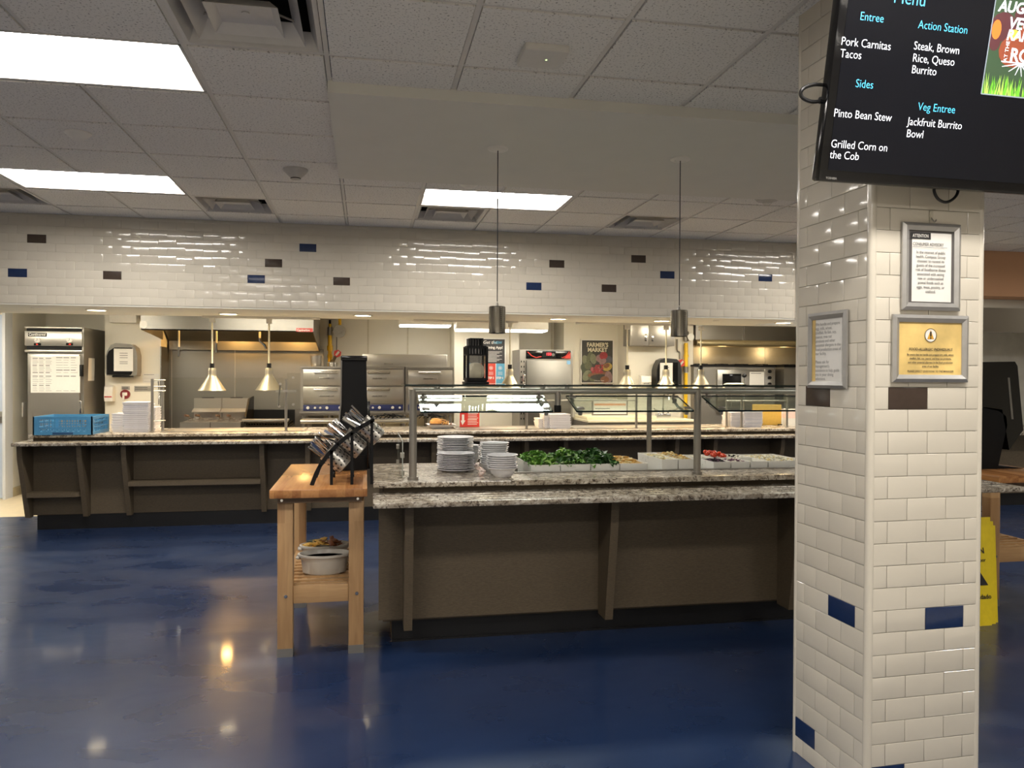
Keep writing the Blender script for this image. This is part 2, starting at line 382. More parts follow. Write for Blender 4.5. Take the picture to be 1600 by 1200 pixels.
# kitchen shell
struct(MB().box(XL, XR, YK, YK+.1, 0, 2.6).build('wall_back', CREAM, smooth=False))
struct(MB().box(-4.22, -4.22+.001, 10.4, YK, 0, 2.31).box(-4.32, -4.22, 10.4, YK, 0, 2.4).build('wall_kitchen_left', CREAM, smooth=False))
struct(MB().box(XL, -5.45, 10.3, 10.42, 0, 2.4).box(-5.45, -4.33, 10.3, 10.42, 2.1, 2.4).build('wall_door_side', WHITEW, smooth=False))
DOORF = M('pale_grey_frame_paint', (196, 198, 200), .45, var=.02)
DOORP = M('pale_blue_door_paint', (184, 196, 214), .4, var=.02)
x0 = PY(7, 620, 10.3).x; x1 = PY(21.5, 620, 10.3).x
f = struct(MB().box(x0, -4.2, 10.24, 10.44, 0, 2.25).box(-5.5, -5.42, 10.24, 10.44, 0, 2.25).build('trim_1', DOORF, smooth=False))
d = struct(MB().box(-5.42, x0-.002, 10.29, 10.33, .01, 2.2).build('door_1', DOORP, smooth=False))
p = PY(2.5, 652, 10.285)
MB().bbox(p.x-.05, p.x+.035, 10.275, 10.292, p.z-.07, p.z+.07, .004).cyl((p.x-.01, 10.276, p.z), (p.x-.01, 10.22, p.z), .012).bbox(p.x-.1, p.x+.005, 10.215, 10.235, p.z-.012, p.z+.012, .004).build('door_handle', STEEL, d)
struct(MB().box(-4.22, -4.2, 10.45, YK, 0, .11).build('baseboard_left', M('cove_base', (176, 162, 130), .6), smooth=False))
# wall projections in the kitchen
dl, dr = PY(164, 600, 10.9).x, PY(251.5, 600, 10.9).x
struct(MB().box(dl, dr, 10.9, YK, 0, 2.31).build('wall_dispenser_side', CREAM, smooth=False))
al, ar = PY(710, 560, 10.9).x, PY(811, 560, 10.9).x
struct(MB().box(al, ar, 10.9, YK, 0, 2.31).build('wall_poster_side', CREAM, smooth=False))
b = MB()
for px in (575, 637, 862): x = PY(px, 540, YK).x; b.box(x-.012, x+.012, YK-.006, YK, .9, 2.3)
struct(b.build('trim_2', M('panel_joint_strip', (206, 198, 176), .5), smooth=False))
struct(MB().box(XL, XR, 8.82, YK, 2.31, 2.36).build('ceiling_kitchen', WHITEW, smooth=False))

# glazed tiles as real bevelled pieces on a face: o origin, u along, v up, n out
def tiles(mb, o, u, v, n, ulen, rows, pit=(.157, .0778), first=0., phase=0, ends=None, special=(), lift=.0024, z0=0., gap=.0008, bev=.0022):
    o, u, v, n = Vector(o), Vector(u), Vector(v), Vector(n)
    rnd = random.Random(3)
    for r in range(rows[0], rows[1]):
        a0, a1 = z0+r*pit[1], z0+(r+1)*pit[1]
        if ends: a0, a1 = max(a0, ends[0]), min(a1, ends[1])
        if a1-a0 < .012: continue
        off = first+(pit[0]/2 if (r+phase) % 2 else 0)
        k = math.floor(-off/pit[0])-1
        while True:
            s0, s1 = off+k*pit[0], off+(k+1)*pit[0]; k += 1
            if s0 >= ulen-.012: break
            s0, s1 = max(s0, 0), min(s1, ulen)
            if s1-s0 < .012: continue
            mi = 0
            for (q, zq, mm) in special:
                if s0 < q < s1 and a0 < zq < a1: mi = mm
            p, q, e, h = s0+gap, s1-gap, a0+gap, a1-gap
            t = [rnd.gauss(0, .00012) for _ in range(4)]
            P = lambda a, c, d: o+u*a+v*c+n*d
            l1 = lift*.55; b2 = bev*.35
            vs = [P(p, e, 0), P(q, e, 0), P(q, h, 0), P(p, h, 0), P(p, e, l1), P(q, e, l1), P(q, h, l1), P(p, h, l1),
                  P(p+b2, e+b2, lift*.88), P(q-b2, e+b2, lift*.88), P(q-b2, h-b2, lift*.88), P(p+b2, h-b2, lift*.88),
                  P(p+bev, e+bev, lift+t[0]), P(q-bev, e+bev, lift+t[1]), P(q-bev, h-bev, lift+t[1]-t[0]+t[2]*.3), P(p+bev, h-bev, lift+t[2]*.3)]
            fs = []
            for w in (0, 4, 8): fs += [(w+i, w+(i+1) % 4, w+4+(i+1) % 4, w+4+i) for i in range(4)]
            fs.append((12, 13, 14, 15)); mb.add(vs, fs, mi)
# the tiled header above the serving opening
HE = 4.55; HX0 = -5.6; HZ = 2.13
hb = MB().box(HX0, HE, YF+.0, 8.82, HZ, 3.0, 3)
marks = [(30, 58, 365, 378, 2), (1, 29, 418.5, 431.5, 1), (147, 175, 422, 435, 2), (425, 452, 404, 417, 2), (477, 503, 381, 394, 1), (398, 425, 430, 442, 1), (530, 554, 433, 446, 2),
         (856, 878, 407, 418, 2), (822, 844, 442, 454, 1), (980, 1002, 399, 411, 2), (935, 957, 444, 456, 2), (1025, 1047, 423, 435, 1), (1195, 1216, 428, 439, 1)]
spec = []
for x0, x1, y0, y1, k in marks:
    c = PY((x0+x1)/2, (y0+y1)/2, YF); spec.append((c.x-HX0, c.z-HZ, k))
tiles(hb, (HX0, YF, HZ), (1, 0, 0), (0, 0, 1), (0, -1, 0), HE-HX0, (0, 11), first=(.06*.1578-HX0) % .1578, phase=1, ends=(0, CZ-HZ-.001), special=spec, pit=(.1578, .0778))
hb.box(HX0, HE, YF+.004, 8.82, HZ-.012, HZ, 4)
struct(hb.build('wall_header', [TILEW, TILEB, TILEK, GROUT, DRYW]))
struct(MB().box(HE-.005, HE+.035, YF-.035, YF+.06, 2.13, CZ).build('trim_3', M('white_corner_guard', (236, 232, 222), .35), smooth=False))

# the tiled pillar
ca = math.radians(2.07); PU = Vector((math.cos(ca), math.sin(ca), 0)); PV = Vector((-math.sin(ca), math.cos(ca), 0)); P0 = Vector((1.713, 2.432, 0)); UP = Vector((0, 0, 1))
PWID, PDEP = .459, .445
pb = MB(); q = [P0+PU*.004+PV*.004, P0+PU*(PWID-.004)+PV*.004, P0+PU*(PWID-.004)+PV*(PDEP-.004), P0+PU*.004+PV*(PDEP-.004)]
pb.prism(q, UP*2.95, 3)
sp_r = [(.15, 1.43, 2), (.31, .65, 1), (.10, .11, 1)]
sp_l = [(.30, 1.43, 2), (.14, .65, 1), (.38, .11, 1)]
tiles(pb, P0+PU*.012, PU, UP, -PV, PWID-.024, (-1, 38), first=.061, phase=1, ends=(0, 2.94), special=[(a-.012, z, k) for a, z, k in sp_r], z0=.067, pit=(.158, .0778))
tiles(pb, P0+PV*.012, PV, UP, -PU, PDEP-.024, (-1, 38), first=.055, phase=1, ends=(0, 2.94), special=[(a-.012, z, k) for a, z, k in sp_l], z0=.067, pit=(.154, .0778))
tiles(pb, P0+PU*PWID+PV*.012, PV, UP, PU, PDEP-.024, (-1, 38), first=.055, phase=1, ends=(0, 2.94), z0=.067, pit=(.154, .0778))
for c in (P0, P0+PU*PWID, P0+PV*PDEP, P0+PU*PWID+PV*PDEP):
    pb.cyl(c+(PU*.010 if (c-P0).dot(PU) < .1 else -PU*.010)+(PV*.010 if (c-P0).dot(PV) < .1 else -PV*.010), c+(PU*.010 if (c-P0).dot(PU) < .1 else -PU*.010)+(PV*.010 if (c-P0).dot(PV) < .1 else -PV*.010)+UP*2.94, .0155, n=16, mi=0)
struct(pb.build('wall_pillar', [TILEW, TILEB, TILEK, GROUT]))

# ================================================================== CEILING FITTINGS
TROFW = M('white_reflector_enamel', (226, 222, 214), .5, var=.02)
def troffer(i, j, label, group, col=None):
    x0, x1, y0, y1 = cx(i)+.014, cx(i+2)-.014, cyy(j)+.012, cyy(j+1)-.012
    t = thing('ceiling_troffer', label, 'ceiling light', ((x0+x1)/2, (y0+y1)/2, CZ), 0, group)
    f = MB()
    for a in ((x0, x1, y0, y0+.012), (x0, x1, y1-.012, y1), (x0, x0+.012, y0, y1), (x1-.012, x1, y0, y1)): f.box(a[0], a[1], a[2], a[3], CZ+.002, CZ+.07)
    f.box(x0, x1, y0, y1, CZ+.07, CZ+.075); f.build('housing', GRID, t, smooth=False)
    ya, yb = y0+.012, y1-.012; dp = yb-ya; w0, w1 = ya+dp*.24, ya+dp*.76
    w = MB()
    for s0, s1 in ((ya, w0), (yb, w1)):
        A = []
        for k in range(9): q = k/8; yy = s0+(s1-s0)*q; zz = CZ+.006+.062*math.sin(q*PI/2)**.8; A += [(x0+.012, yy, zz), (x1-.012, yy, zz)]
        w.add(A, [(2*k, 2*k+2, 2*k+3, 2*k+1) for k in range(8)])
    w.build('reflector', TROFW, t)
    b = MB(); n = 14; A = []
    for k in range(n+1): q = k/n; yy = w0-.012+(w1-w0+.024)*q; zz = CZ+.062-.03*math.sin(PI*q)**.7; A += [(x0+.012, yy, zz), (x1-.012, yy, zz)]
    b.add(A, [(2*k, 2*k+2, 2*k+3, 2*k+1) for k in range(n)]); b.build('lens', LIGHTW, t)
    return t
labs = {(-2, 1): 'long white fluorescent ceiling light nearest the square air diffuser, largest of the three', (-3, 5): 'white fluorescent ceiling light close to the tiled header, beside the cut-off air diffuser',
        (2, 5): 'white fluorescent ceiling light behind the drywall panel and pendant cord'}
for i, j in troffers:
    if (i, j) in labs: troffer(i, j, labs[(i, j)], 'fluorescent ceiling lights')
    else: troffer(i, j, 'white fluorescent ceiling light out over the dining floor', 'fluorescent ceiling lights')
VWHITE = M('white_enamel_vent', (206, 202, 196), .35, var=.03); DARKV = M('dark_duct', (22, 22, 22), .8)
def pyramid_ring(mb, c, a, bq, z0, z1):
    x, y = c; A = [(x-a, y-a, z0), (x+a, y-a, z0), (x+a, y+a, z0), (x-a, y+a, z0)]; B = [(x-bq, y-bq, z1), (x+bq, y-bq, z1), (x+bq, y+bq, z1), (x-bq, y+bq, z1)]
    A2 = [(p[0], p[1], p[2]+.0025) for p in A]; B2 = [(p[0], p[1], p[2]+.0025) for p in B]
    fs = []
    for i in range(4): j = (i+1) % 4; fs += [(i, j, 4+j, 4+i), (8+j, 8+i, 12+i, 12+j), (i, 8+i, 8+j, j), (4+i, 4+j, 12+j, 12+i)]
    mb.add(A+B+A2+B2, fs)
vl = ['large square white air diffuser beside the biggest ceiling light', 'square white air diffuser near the header, in line with the cone detector', 'square air diffuser cut by the frame edge next to the far ceiling light',
      'square white air diffuser touching the ceiling light behind the drywall panel', 'square white air diffuser left of the second pendant cord, no light beside it']
for (i, j), lb in zip(vents, vl):
    c = (cx(i)+PIT/2, cyy(j)+PIT/2); h = PIT/2-.013
    t = thing('ceiling_diffuser', lb, 'air vent', (c[0], c[1], CZ), 0, 'ceiling air diffusers')
    f = MB(); pyramid_ring(f, c, h, h-.018, CZ+.002, CZ-.002); pyramid_ring(f, c, h-.018, h-.05, CZ-.002, CZ+.07); f.build('frame', VWHITE, t, smooth=False)
    pan = MB().box(c[0]-h, c[0]+h, c[1]-h, c[1]+h, CZ+.2, CZ+.21)
    for s in (-1, 1): pan.box(c[0]+s*h, c[0]+s*(h-.01), c[1]-h, c[1]+h, CZ+.02, CZ+.2).box(c[0]-h, c[0]+h, c[1]+s*h, c[1]+s*(h-.01), CZ+.02, CZ+.2)
    pan.build('duct_box', DARKV, t, smooth=False)
    for a, bq, z0, z1 in ((.22, .17, -.004, .075), ): 
        r = MB(); pyramid_ring(r, c, a, bq, CZ+z0, CZ+z1); r.build('cone', VWHITE, t, smooth=False)
    r = MB(); pyramid_ring(r, c, .14, .105, CZ-.008, CZ+.03); r.build('cone', VWHITE, t, smooth=False)
    r = MB(); r.prism([(c[0]-.106, c[1]-.106, CZ+.028), (c[0]+.106, c[1]-.106, CZ+.028), (c[0]+.106, c[1]+.106, CZ+.028), (c[0]-.106, c[1]+.106, CZ+.028)], (0, 0, .004))
    r.cyl((c[0], c[1], CZ+.026), (c[0], c[1], CZ+.022), .016); r.build('centre_plate', VWHITE, t, smooth=False)
    r = MB()
    for s in (-1, 1): r.tube([(c[0]-.2, c[1]+.12*s, CZ+.055), (c[0], c[1]+.03*s, CZ+.085), (c[0]+.2, c[1]+.12*s, CZ+.055)], .005, 6)
    r.build('bracket', STEELD, t)
def detector(px, py, prof, label, mat=WHITEP, z=CZ):
    p = PZ(px, py, z); o = MB().lathe([(r, -h) for r, h in prof][::-1], (p.x, p.y, p.z), 24)
    t = thing('smoke_detector', label, 'smoke detector', (p.x, p.y, z-prof[-1][1]), 0, 'ceiling detectors'); o.build('housing', mat, t)
    return t, p
cone = [(.085, 0), (.085, .012), (.07, .03), (.036, .062), (.034, .066), (.034, .072), (.0, .073)]
GREYD = M('grey_white_plastic', (188, 184, 176), .5)
t, p = detector(462, 264, cone, 'white cone-shaped detector on a ceiling tile near the drywall panel', GREYD)
MB().cyl((p.x, p.y, CZ-.064), (p.x, p.y, CZ-.0705), .0355).build('sensor_slot', BLK, t)
t, p = detector(122, 207, [(.075, 0), (.075, .008), (.06, .02), (.035, .04), (0, .041)], 'small shallow white detector on the ceiling above the towel side')
t, p = detector(733, 283, [(.085, 0), (.085, .01), (.065, .03), (.03, .055), (0, .056)], 'small white detector just behind the edge of the drywall panel', z=CZ)
t, p = detector(1199, 303, [(.1, 0), (.1, .03), (.08, .055), (.045, .06), (0, .062)], 'grey round detector with a clear lens, close to the tiled pillar', GREYD)
MB().lathe([(0.0, -.095), (.02, -.09), (.035, -.075), (.04, -.06)], (p.x, p.y, CZ), 16).build('strobe_lens', GLASSC, t)
p = PZ(848, 82, CZ)
t = thing('wireless_access_point', 'small square white box with one green light on a ceiling tile', 'access point', (p.x, p.y, CZ-.03))
MB().bbox(p.x-.1, p.x+.1, p.y-.1, p.y+.1, CZ-.035, CZ+.006, .012).build('housing', GRID, t)
q = PZ(853.5, 94, CZ-.036); MB().cyl((q.x, q.y, CZ-.034), (q.x, q.y, CZ-.0365), .004).build('indicator_light', emitter('green_led_light', (210, 255, 150), 3), t)

# two pendant lamps over the salad counter
def pendant(px, py, ptop, pbot, wpx, label):
    p = PZ(px, py, 2.884); Y = p.y
    t = thing('pendant_lamp', label, 'pendant lamp', (p.x, p.y, 2.884), 0, 'brushed steel pendant lamps')
    zt, zb = PY(px, ptop, Y).z, PY(px, pbot, Y).z; r = wpx/2*Y/FOC*.985
    MB().lathe([(.0, -.014), (.05, -.014), (.062, -.008), (.064, 0)], p, 32).cyl(p+Vector((.035, 0, -.012)), p+Vector((.035, 0, -.017)), .005).cyl(p+Vector((-.035, 0, -.012)), p+Vector((-.035, 0, -.017)), .005).build('canopy', WHITEP, t)
    MB().cyl((p.x, p.y, p.z-.012), (p.x, p.y, zt+.03), .003, n=8).build('cord', BLK, t)
    MB().cyl((p.x, p.y, zt-.001), (p.x, p.y, zt+.025), .011, .006, 12).build('cord_grip', STEELD, t)
    s = MB().lathe([(r*.985, zb-p.z), (r, zb-p.z+.002), (r, zt-p.z-.004), (r-.004, zt-p.z), (0.0, zt-p.z+.002), (0.0, zt-p.z-.004), (r-.004, zt-p.z-.008), (r-.004, zb-p.z)], p, 48)
    s.build('shade', STREAK, t)
    h = MB()
    for a in (-1.25, -.75):
        for k in range(12):
            z = zb+(zt-zb)*(.1+.8*k/11); c = Vector((p.x+math.cos(a)*r, p.y+math.sin(a)*r, z)); d = Vector((math.cos(a), math.sin(a), 0))
            h.cyl(c-d*.0005, c+d*.0006, .0028, n=8)
    h.build('perforation', BLK, t)
    MB().ball((p.x, p.y, zb+.05), .03, .03, .035).build('bulb', BULB, t)
    lamp('pendant_glow', 'SPOT', (p.x, p.y, zb+.01), E_DOWN*.5, (255, 226, 176), .03, t, 95, (p.x, p.y, 0))
pendant(778, 232, 479, 521, 27, 'steel cylinder pendant lamp hanging above the black candle lantern')
pendant(1063, 248, 485, 526, 28, 'steel cylinder pendant lamp hanging nearer the tiled pillar')
# recessed downlights in the header soffit
for px, py, lb in ((151, 484, 'round recessed downlight above the two-dial refrigerator'), (357, 490, 'round recessed downlight above the first pair of heat lamps'), (567, 492.5, 'round recessed downlight above the pizza ovens'),
                   (872, 498, 'round recessed downlight above the hot holding cabinet'), (1034, 501, 'round recessed downlight above the wall cabinet'), (1224, 504, 'round recessed downlight close to the pillar')):
    p = PZ(px, py, HZ-.012)
    t = thing('recessed_downlight', lb, 'downlight', p, 0, 'soffit downlights')
    MB().lathe([(.1, 0), (.1, -.006), (.083, -.008), (.083, 0)], p, 28).build('trim_ring', WHITEP, t)
    MB().lathe([(0, -.004), (.083, -.004), (.083, 0)], p, 28).build('lens', LIGHTD, t)
    lamp('downlight_beam', 'SPOT', p-Vector((0, 0, .012)), E_DOWN, (255, 232, 192), .07, t, 120, (p.x, p.y, 0))
for px, py in ((56, 481), (730, 495), (1120, 501)):
    p = PZ(px, py, HZ-.012)
    tag(MB().lathe([(0, -.004), (.04, -.004), (.042, 0)], p, 20).build('sprinkler_cover', GRID), {56: 'flat round cover plate over the refrigerator in the soffit', 730: 'flat round cover plate over the lantern in the soffit', 1120: 'flat round cover plate near the last heat lamp in the soffit'}[px], 'cover plate', 'soffit cover plates')
# light track rails under the soffit edge
for a, bq, y, lb in ((312, 497, 491.5, 'slim white track rail carrying the first pair of heat lamps'), (648, 820, 497, 'slim white track rail above the lantern'), (905, 1105, 502, 'slim white track rail carrying the last three heat lamps')):
    p = PZ(a, y, HZ-.012); q = PZ(bq, y+1, HZ-.012)
    tag(MB().box(p.x, q.x, 8.68, 8.72, HZ-.034, HZ-.012).build('light_track', WHITEP, smooth=False), lb, 'light track', 'light tracks')

# ================================================================== THE SALAD COUNTER
t = thing('serving_counter', 'brown laminate salad counter base with tapered ribs, beside the tiled pillar', 'counter', (1.9, 4.4, 0))
MB().box(.075, 3.42, 4.37, 4.4, .147, .83).prism([(.0755, 4.4, .147), (.1, 4.4, .147), (.12, 5.12, .147), (.094, 5.12, .147)], (0, 0, .683)).box(3.4, 3.42, 4.4, 5.12, .147, .83).box(.1, 3.4, 5.1, 5.12, .147, .83).build('panel', LAM, t, smooth=False)
MB().box(.1, 3.4, 4.40, 5.1, .13, .15).build('bottom_board', LAM, t, smooth=False)
MB().box(.1, 3.42, 4.33, 4.345, .83, .892).box(.1, .12, 4.34, 5.12, .83, .892).box(.1, 3.42, 5.08, 5.1, .83, .892).box(3.4, 3.42, 4.34, 5.12, .83, .892).build('riser', LAM, t, smooth=False)
MB().box(.15, 3.38, 4.446, 5.05, 0, .146).box(.15, 3.38, 4.438, 4.447, 0, .012).build('toe_kick', BLACKK, t, smooth=False)
for x in (.207, 1.333, 2.462, 3.3):
    MB().prism([(x, 4.37, .83), (x, 4.12, .83), (x, 4.14, .66), (x, 4.235, .125), (x, 4.37, .125)], (.045, 0, 0)).build('rib', LAM, t, smooth=False)
lg = MB().bbox(.04, 3.83, 3.975, 4.328, .83, .86, .006)
for y in (4.05, 4.13, 4.21): lg.cyl((.06, y, .8555), (3.81, y, .8555), .0075, n=8)
tag(lg.build('tray_ledge', GRAN), 'granite tray ledge with grooves, projecting in front of the salad counter', 'ledge')
# granite top with an opening for the cold well
wx0, wx1, wy0, wy1 = .80, 3.2, 4.60, 5.08
tag(MB().bbox(.044, wx0, 4.268, 5.2, .892, .92, .005).bbox(wx1, 3.6, 4.268, 5.2, .892, .92, .005).box(wx0, wx1, 4.268, wy0, .892, .92).box(wx0, wx1, wy1, 5.2, .892, .92).build('granite_countertop', GRAN, smooth=False),
    'granite top slab of the salad counter, under the white plate stacks', 'countertop')
t = thing('cold_well', 'stainless cold well holding the white food bins in the salad counter', 'cold well', (2.0, 4.84, .7))
b = MB()
for a in ((wx0-.03, wx1+.03, wy0-.03, wy0), (wx0-.03, wx1+.03, wy1, wy1+.03), (wx0-.03, wx0, wy0, wy1), (wx1, wx1+.03, wy0, wy1)): b.box(a[0], a[1], a[2], a[3], .9205, .926)
b.build('rim', STEELD, t, smooth=False)
MB().prism([(wx0-.075, wy0-.05, .9205), (wx0-.004, wy0-.05, .9265), (wx0-.004, wy0-.05, .958), (wx0-.02, wy0-.05, .958)], (0, .5, 0)).build('end_flange', STEEL, t, smooth=False)
MB().box(wx0, wx1, wy0, wy1, .755, .76).box(wx0, wx0+.004, wy0, wy1, .76, .922).box(wx1-.004, wx1, wy0, wy1, .76, .922).box(wx0, wx1, wy0, wy0+.004, .76, .922).box(wx0, wx1, wy1-.004, wy1, .76, .922).build('basin', STEELD, t, smooth=False)
# white bins
def bin_mesh(w, d, h):
    m = MB(); th = .005; tp = .006
    o = [(-w/2, -d/2), (w/2, -d/2), (w/2, d/2), (-w/2, d/2)]
    ob = [(-w/2+tp, -d/2+tp), (w/2-tp, -d/2+tp), (w/2-tp, d/2-tp), (-w/2+tp, d/2-tp)]
    i_ = [(-w/2+th, -d/2+th), (w/2-th, -d/2+th), (w/2-th, d/2-th), (-w/2+th, d/2-th)]
    ib = [(-w/2+tp+th, -d/2+tp+th), (w/2-tp-th, -d/2+tp+th), (w/2-tp-th, d/2-tp-th), (-w/2+tp+th, d/2-tp-th)]
    vs = [p+(0,) for p in ob]+[p+(h,) for p in o]+[p+(h,) for p in i_]+[p+(th,) for p in ib]
    fs = [(3, 2, 1, 0), (12, 13, 14, 15)]
    for w_ in (0, 4, 8): fs += [(w_+k, w_+(k+1) % 4, w_+4+(k+1) % 4, w_+4+k) for k in range(4)]
    return m.add(vs, fs)
BINW = M('white_melamine_bin', (232, 230, 222), .3, var=.02)
def food_bin(px0, px1, yf, yb, ztop, label, h=.15, pyref=735):
    xa, xb = PY(px0, pyref, yf).x, PY(px1, pyref, yf).x
    m = bin_mesh(xb-xa-.003, yb-yf-.003, h); m.v = [v+Vector(((xa+xb)/2, (yf+yb)/2, ztop-h)) for v in m.v]
    o = m.build('food_bin', BINW, smooth=False); tag(o, label, 'food bin', 'white food bins in the salad counter')
    return ((xa+xb)/2, (yf+yb)/2, xb-xa, yb-yf)
rnd = random.Random(11)
G1 = M('salad_green', (86, 134, 44), .45, var=.25, scale=60); G2 = M('deep_spinach_green', (48, 88, 38), .4, var=.25, scale=60); G3 = M('pale_leaf_green', (140, 176, 84), .5, var=.2, scale=60)
def leaves(c, w, d, z, hump, n, mats, name, label, size=.05, cat='salad leaves'):
    m = MB()
    for k in range(n):
        u, v = rnd.uniform(-.5, .5), rnd.uniform(-.5, .5)
        hz = z+hump*(1-(2*u)**2*.55)*(1-(2*v)**2*.55)*rnd.uniform(.35, 1.05)
        p = Vector((c[0]+u*w, c[1]+v*d, hz)); a = rnd.uniform(0, 2*PI); tl = rnd.uniform(-.7, .9); L = size*rnd.uniform(.6, 1.25); wd = L*rnd.uniform(.3, .5)
        f = Vector((math.cos(a)*math.cos(tl), math.sin(a)*math.cos(tl), math.sin(tl))); s_ = Vector((-math.sin(a), math.cos(a), rnd.uniform(-.4, .4))); up = f.cross(s_)
        cu = rnd.uniform(.1, .45)*L
        P = [p-f*L*.5, p-f*L*.2+s_*wd*.5+up*cu*.5, p+f*L*.2+s_*wd*.45+up*cu*.4, p+f*L*.5-up*cu*.4, p+f*L*.2-s_*wd*.45+up*cu*.4, p-f*L*.2-s_*wd*.5+up*cu*.5, p-f*L*.2+up*.0, p+f*L*.2]
        m.add(P, [(0, 1, 6), (1, 2, 7, 6), (2, 3, 7), (3, 4, 7), (4, 5, 6, 7), (5, 0, 6)], rnd.choice([0, 0, 1, 2] if k % 3 else [0, 1]))
    return tag(m.build(name, mats), label, cat, kind='stuff')
def bits(c, w, d, z, hump, n, mats, name, label, r=.007, cat='salad topping', long=1.):
    m = MB()
    for k in range(n):
        u, v = rnd.uniform(-.46, .46), rnd.uniform(-.46, .46)
        hz = z+hump*(1-(2*u)**2)*(1-(2*v)**2)*rnd.uniform(.3, 1)
        q = rnd.uniform(.7, 1.25); a = rnd.uniform(0, PI); n0 = len(m.v)
        m.ball((0, 0, 0), r*q*long, r*q, r*q*.75, 6, rnd.randrange(len(mats)), .12)
        R = Matrix.Translation((c[0]+u*w, c[1]+v*d, hz)) @ Matrix.Rotation(a, 4, 'Z') @ Matrix.Rotation(rnd.uniform(-.5, .5), 4, 'X')
        for i in range(n0, len(m.v)): m.v[i] = R @ m.v[i]
    return tag(m.build(name, mats), label, cat, kind='stuff')
TAN = M('golden_pasta', (206, 160, 78), .5, var=.2); CREAMF = M('cream_cheese_shreds', (226, 208, 150), .6, var=.12); OLIVE = M('black_olive', (30, 22, 28), .25, var=.2); ONION = M('purple_onion', (110, 66, 92), .4, var=.3)
TOM = M('red_tomato', (196, 60, 28), .25, var=.15); WHT = M('white_crumble', (232, 228, 208), .6, var=.05)
b1 = food_bin(829.5, 876, 4.62, 5.07, .962, 'white food bin of curly greens, first beside the bowls'); b2 = food_bin(876, 923, 4.62, 5.07, .962, 'white food bin of mixed dark and pale leaves, second from the bowls')
b3 = food_bin(923, 968.5, 4.62, 5.07, .962, 'white food bin of dark spinach, third from the bowls'); b4 = food_bin(968.5, 1013, 4.62, 5.07, .962, 'white food bin of golden strips, beside the spinach')
leaves(b1, .17, .44, .945, .075, 420, [G1, G1, G3], 'salad_greens', 'bright curly salad greens heaped in the first bin', .045)
leaves(b2, .17, .44, .945, .085, 400, [G1, G2, G3], 'salad_greens', 'mixed pale and dark leaves heaped in the second bin', .05)
leaves(b3, .17, .44, .945, .085, 330, [G2, G2, G1], 'spinach_leaves', 'dark spinach leaves heaped in the third bin', .06)
bits(b4, .16, .43, .948, .035, 260, [TAN, CREAMF, TAN], 'pasta_strips', 'golden strips filling the bin beside the spinach', .008, long=2.6)
b5 = food_bin(1034, 1060, 4.605, 5.05, .985, 'tall white food bin with pale shreds, beside the slim rear post'); b6 = food_bin(1060, 1086, 4.605, 5.05, .985, 'tall white food bin with yellow shreds, behind the second front post')
bits(b5, .095, .41, .976, .015, 150, [CREAMF, WHT], 'cheese_shreds', 'pale shreds in the tall bin by the slim rear post', .006, long=2); bits(b6, .095, .41, .978, .028, 150, [TAN, CREAMF], 'cheese_shreds', 'yellow shreds in the tall bin behind the second front post', .006, long=2)
fr = [(1115, 1142, 'white food bin of black olives', OLIVE, 'black olives in a white bin at the front row', 'olive_slices'), (1143, 1172, 'white food bin of purple onion', ONION, 'purple onion pieces in a white bin at the front row', 'onion_pieces'), (1173, 1200, 'empty white food bin beside the onion bin', None, '', '')]
for a, c, lb, mt, l2, nm in fr:
    q = food_bin(a, c, 4.62, 4.83, .962, lb)
    if mt: bits(q, q[2]*.9, q[3]*.9, .953, .022, 150, [mt, mt, ONION if mt is not ONION else WHT], nm, l2, .0075)
bk = [(1086, 1114, 'white food bin of pale crumbs in the rear row', WHT, 'pale crumbs in a rear bin next to the tomatoes', 'bean_salad'), (1115, 1143, 'white food bin of tomatoes in the rear row', TOM, 'small red tomatoes heaped in a rear bin', 'cherry_tomatoes'), (1144, 1172, 'white food bin with few dark bits in the rear row', OLIVE, 'few dark bits in a rear bin', 'olive_slices')]
for a, c, lb, mt, l2, nm in bk:
    q = food_bin(a, c, 4.84, 5.06, .965, lb, pyref=722)
    if mt is TOM:
        for k in range(16):
            p = (q[0]+rnd.uniform(-.05, .05), q[1]+rnd.uniform(-.09, .09), .958+rnd.uniform(0, .03))
            tag(MB().ball(p, .016, .016, .0145, 10).build('cherry_tomato', TOM), 'small red tomato heaped in the rear white bin', 'tomato', 'tomatoes in the rear bin')
    else: bits(q, q[2]*.9, q[3]*.9, .953, .015, 90, [mt, WHT], nm, l2, .007)
q = food_bin(1201, 1262, 4.62, 5.06, .962, 'widest white food bin, of white crumbled cheese, closest to the pillar')
bits(q, q[2]*.92, q[3]*.92, .952, .02, 320, [WHT, WHT, CREAMF], 'crumbled_cheese', 'white crumbled cheese in the widest bin', .008)

# plates and bowls
def plate_mesh(r, h=.02, n=36):
    return MB().lathe([(0, 0), (r*.6, 0), (r*.63, .003), (r*.74, h*.6), (r*.965, h*.83), (r, h*.88), (r*.998, h), (r*.97, h), (r*.75, h*.74), (r*.6, .006), (0, .005)], n=n)
def bowl_mesh(r, h, n=36):
    return MB().lathe([(0, 0), (r*.5, 0), (r*.56, .004), (r*.76, h*.5), (r*.86, h*.88), (r*.96, h*.92), (r, h*.95), (r*.995, h), (r*.9, h*.985), (r*.83, h*.88), (r*.73, h*.5), (r*.5, .008), (0, .007)], n=n)
def stack(mesh_ob, x, y, z, n, dz, label, group, cat, jit=.0025, first=True):
    for k in range(n):
        loc = (x+rnd.gauss(0, jit), y+rnd.gauss(0, jit), z+k*dz)
        o = mesh_ob if (k == 0 and first) else mesh_ob.copy()
        if o is not mesh_ob: COL.objects.link(o)
        o.location = loc; o.rotation_euler = (rnd.gauss(0, .006), rnd.gauss(0, .006), rnd.uniform(0, 6)); tag(o, label, cat, group)
